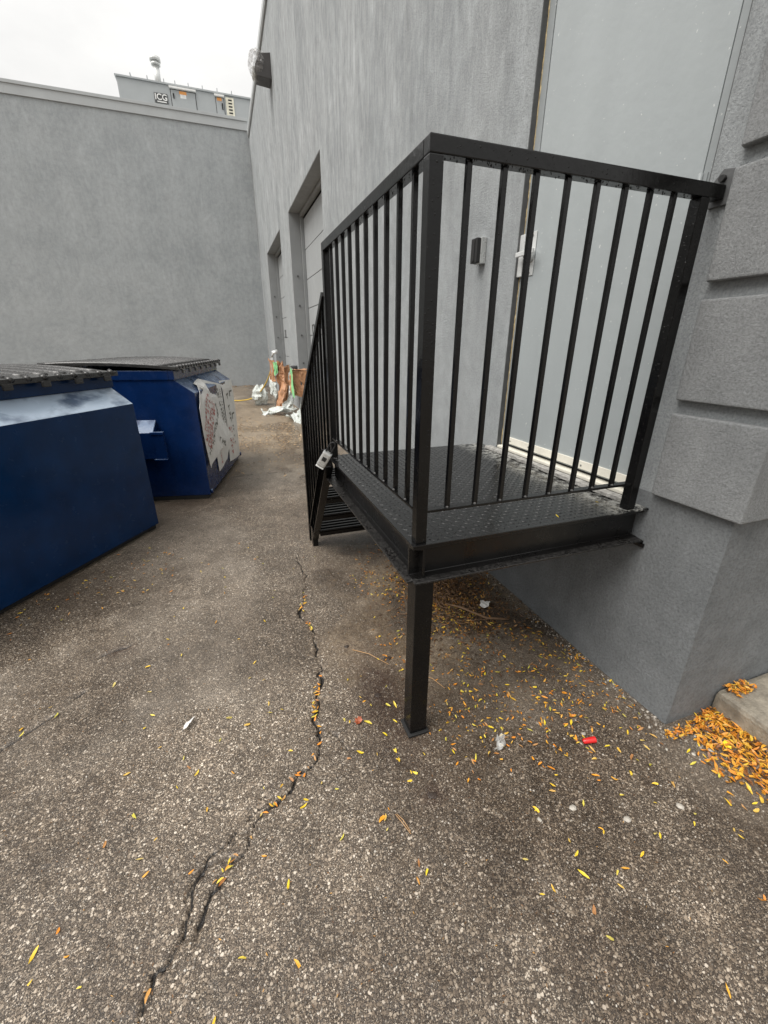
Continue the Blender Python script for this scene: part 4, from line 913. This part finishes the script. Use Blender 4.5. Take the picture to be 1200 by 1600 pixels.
# thick drift against the kerb
it = []
while len(it) < 3600:
    y = -.325-1.25*random.random()**.9; t = (-.325-y)
    xr = .262-.012*t; wdt = (.10+.17*min(1, t/.25)+.05*math.sin(t*13)); x = xr-wdt*random.random()**1.5*1.05
    d = (xr-x)/wdt; den = .35+.9*vnoise(x*13+4, y*13)
    if random.random() > den*(1.15-.55*d): continue
    it.append((x, y, gz(x, y)+.004+.022*random.random()*max(0, 1-d)**.6, random.uniform(.020, .042), (random.gauss(0, .38), random.gauss(0, .32), random.uniform(0, 6.28))))
for i in range(110):
    x = .29+.13*random.random(); y = -.322-.055*random.random(); it.append((x, y, .108+.014*random.random(), random.uniform(.020, .036), (random.gauss(0, .35), random.gauss(0, .3), random.uniform(0, 6.28))))
for i in range(150):
    x = .25-.30*random.random(); y = -.324-.045*random.random()-.02; it.append((x, y, .004+.018*random.random(), random.uniform(.018, .034), (random.gauss(0, .35), random.gauss(0, .3), random.uniform(0, 6.28))))
leaf_stuff('leaf_drift', it, M_pile, 'thick drift of wet orange leaves packed against the concrete kerb', 'leaf drift')
# matted brown litter beneath the landing
it = []
for i in range(3600):
    x = random.gauss(-.40, .17); y = random.gauss(.86, .24)
    if x > -.015: continue
    it.append((x, y, gz(x, y)+.003+.07*random.random()*math.exp(-((x+.42)/.14)**2-((y-.92)/.16)**2), random.uniform(.012, .034), (random.gauss(0, .45), random.gauss(0, .4), random.uniform(0, 6.28))))
for i in range(900):
    x = -.9*random.random()-.02; y = -.2+1.9*random.random(); it.append((x, y, gz(x, y)+.004, random.uniform(.006, .018), (random.gauss(0, .3), random.gauss(0, .3), random.uniform(0, 6.28))))
leaf_stuff('leaf_mat', it, M_brown, 'matted brown leaf litter and dirt beneath the steel landing', 'leaf litter')
it = []
for i in range(3200):
    x = random.uniform(-2.2, -.15); y = random.gauss(6.3, 1.0)
    if vnoise(x*3, y*1.7) < .38: continue
    it.append((x, y, .012, random.uniform(.014, .05), (random.gauss(0, .3), random.gauss(0, .3), random.uniform(0, 6.28))))
for i in range(260): it.append((random.uniform(-4.5, -.3), 15.25+random.random()*.2, .02, random.uniform(.06, .12), (random.gauss(0, .3), random.gauss(0, .3), random.uniform(0, 6.28))))
leaf_stuff('dry_litter', it, M_tan, 'dry tan leaf fragments and grit strewn over the far end of the yard', 'litter')
# fine chips everywhere near
it = []
for i in range(2200):
    r = .5+3.2*random.random(); a = R(90)-yaw+(random.random()-.5)*R(110); x, y = camp[0]+r*math.cos(a), camp[1]+r*math.sin(a)
    if x < -.02 and (x > -2.2 or y < 1): it.append((x, y, gz(x, y)+.004, random.uniform(.004, .010), (0, 0, random.uniform(0, 6.28))))
leaf_stuff('leaf_chips', it, M_brown, 'tiny brown leaf chips ground into the asphalt', 'litter')

# twigs, stones, scraps
def zat(p, h): return (p[0], p[1], gz(*p)+h)
setp(MB().tube([zat((-.47, .75), .02), zat((-.405, .671), .028), zat((-.313, .541), .022), zat((-.25, .525), .014), zat((-.19, .50), .012)], [.004, .007, .008, .007, .005], 7).obj('stick', M_twig, None, True), 'longest brown stick lying on the leaf litter under the landing', 'stick')
tw = []
for i in range(230):
    x = random.gauss(-.44, .12); y = random.gauss(.88, .15); a = random.uniform(0, 6.28); l = random.uniform(.03, .11)
    if x+abs(l) > -.03: continue
    p = [(x+l*(k/3-.5)*math.cos(a)+random.gauss(0, .006), y+l*(k/3-.5)*math.sin(a)+random.gauss(0, .006)) for k in range(4)]
    tw.append([zat(q, .012+.055*random.random()*math.exp(-((q[0]+.44)/.13)**2-((q[1]-.9)/.15)**2)) for q in p])
m = MB()
for p in tw: m.tube(p, random.uniform(.0012, .0030), 5)
setp(m.obj('twig_tangle', M_twig, None, True), 'tangle of thin brown twigs on the litter under the landing', 'twigs', None, 'stuff')
setp(MB().tube([zat((-1.185, -.272), .006), zat((-1.176, -.30), .009), zat((-1.16, -.345), .005)], .0012, 5).tube([zat((-1.180, -.272), .006), zat((-1.168, -.30), .010), zat((-1.158, -.338), .005)], .0012, 5).obj('pine_needle', M_needle, None, True), 'pair of dry tan needles lying on asphalt in front of the leg', 'pine needle')
setp(MB().tube([zat((-1.10, .56), .006), zat((-1.03, .50), .009), zat((-.96, .40), .006)], .0018, 5).obj('twig', M_needle, None, True), 'thin pale twig on the reddish dirt left of the support leg', 'twig')
setp(MB().tube([zat((-.86, .30), .005), zat((-.80, .24), .009), zat((-.77, .17), .005)], .0016, 5).obj('twig', M_needle, None, True), 'short bent twig on the dark patch right of the support leg', 'twig')
bits = [(-.605, -.452, .016), (-.258, -.573, .018), (-.464, -.546, .017), (-.738, -.446, .011), (.075, -.395, .014), (-.03, -.37, .011), (.06, -.46, .012), (-.10, -.40, .010), (-.35, -.235, .010), (-.02, -.45, .012)]
lbl = ['flat pale stone with a notched edge left of the kerb leaves', 'largest oval pale stone on the asphalt before the leaf drift', 'cracked pale stone below the red cap', 'pale stone chip farthest left of the pale stones', 'pale stone on the edge of the leaf drift', 'small pale stone at the building corner', 'pale stone among the front leaves of the drift', 'small pale stone in front of the wall corner', 'pale stone beside the red cap', 'rounded pale stone between wall corner and drift']
for (x, y, s), lb in zip(bits, lbl):
    o = stones('pale_stone', np.array([[x, y]]), np.array([s]), M_pale, None, .72, .75); setp(o, lb, 'stone', 'pale stones near the kerb')
clods = [(-.951, .445, .026), (-1.04, -.253, .022), (-1.073, .238, .022), (-1.12, .60, .018), (-.92, .22, .012)]
cl = ['dark clod of debris just left of the upper leg', 'flat dark stain-like clod on open asphalt before the leg', 'dark reddish clod midway along the rusty dirt', 'dark clod farthest up the rusty dirt strip', 'small dark clod right of the support leg']
for (x, y, s), lb in zip(clods, cl):
    o = crumple('clod', M_clod, (x, y, gz(x, y)+.001), (s*.8, s*.6, s*.22), .5, x*9, 2); setp(o, lb, 'clod', 'dark clods of debris')
def flat_leaf(name, mat, x, y, L, lb, n=7):
    V = [(0, 0, .006)]; 
    for k in range(2*n): a = math.pi*k/n; r = L*(.5+.28*(k % 2)+.1*random.random()); V.append((r*math.cos(a), r*.75*math.sin(a), .003+.010*random.random()))
    Fq = [(0, k+1, (k+1) % (2*n)+1) for k in range(2*n)]
    o = link(name, np_mesh(name, V, Fq, False), mat); o.location = (x, y, gz(x, y)+.004); o.rotation_euler = (0, 0, random.random()*6); return setp(o, lb, 'leaf')
flat_leaf('broad_leaf', plain('russet_leaf', (.30, .075, .03), .5, var=.3, nscale=90), -1.196, .129, .028, 'broad russet leaf lying left of the support leg')
flat_leaf('broad_leaf', plain('bright_yellow_leaf', (.82, .58, .02), .5, var=.15, nscale=60), .13, -.47, .030, 'broad bright yellow leaf on top of the orange drift')
# red cap: short half-crushed tube
t = empty('red_cap', (-.362, -.273, gz(-.362, -.273)), 'small red plastic cap lying on the asphalt among leaves', 'cap', None, R(-12))
m = MB(); m.tube([(-.026, 0, .010), (-.022, 0, .011), (.018, 0, .013), (.024, 0, .013)], [.007, .010, .012, .0125], 12, False); m.obj('shell', M_redp, t, True)
m = MB(); m.tube([(.0235, 0, .013), (.020, 0, .013)], .0105, 12); m.obj('opening', M_redp, t)
m = MB(); m.box((-.020, -.0015, .0205), (.016, .0015, .0255), .001); m.obj('rib', M_redp, t)
setp(drape('plastic_scrap', M_clear, [[(-.735,-.175,.006),(-.70,-.13,.022)],[(-.70,-.19,.008),(-.66,-.14,.016)]], None, .016, 8, 41.0), 'torn clear plastic scrap on the asphalt between leg and red cap', 'plastic scrap')
setp(drape('paper_scrap', M_paper, [[(-1.885,.315,.008),(-1.872,.350,.010)],[(-1.868,.32,.012),(-1.835,.375,.012)]], None, .006, 6, 43.0), 'narrow white paper scrap on the open asphalt left of the crack', 'paper scrap')
setp(drape('paper_scrap', M_paper, [[(-.28,.66,.02),(-.25,.70,.03)],[(-.25,.63,.018),(-.21,.66,.03)]], None, .014, 6, 47.0), 'crumpled white scrap on the litter under the landing', 'paper scrap')
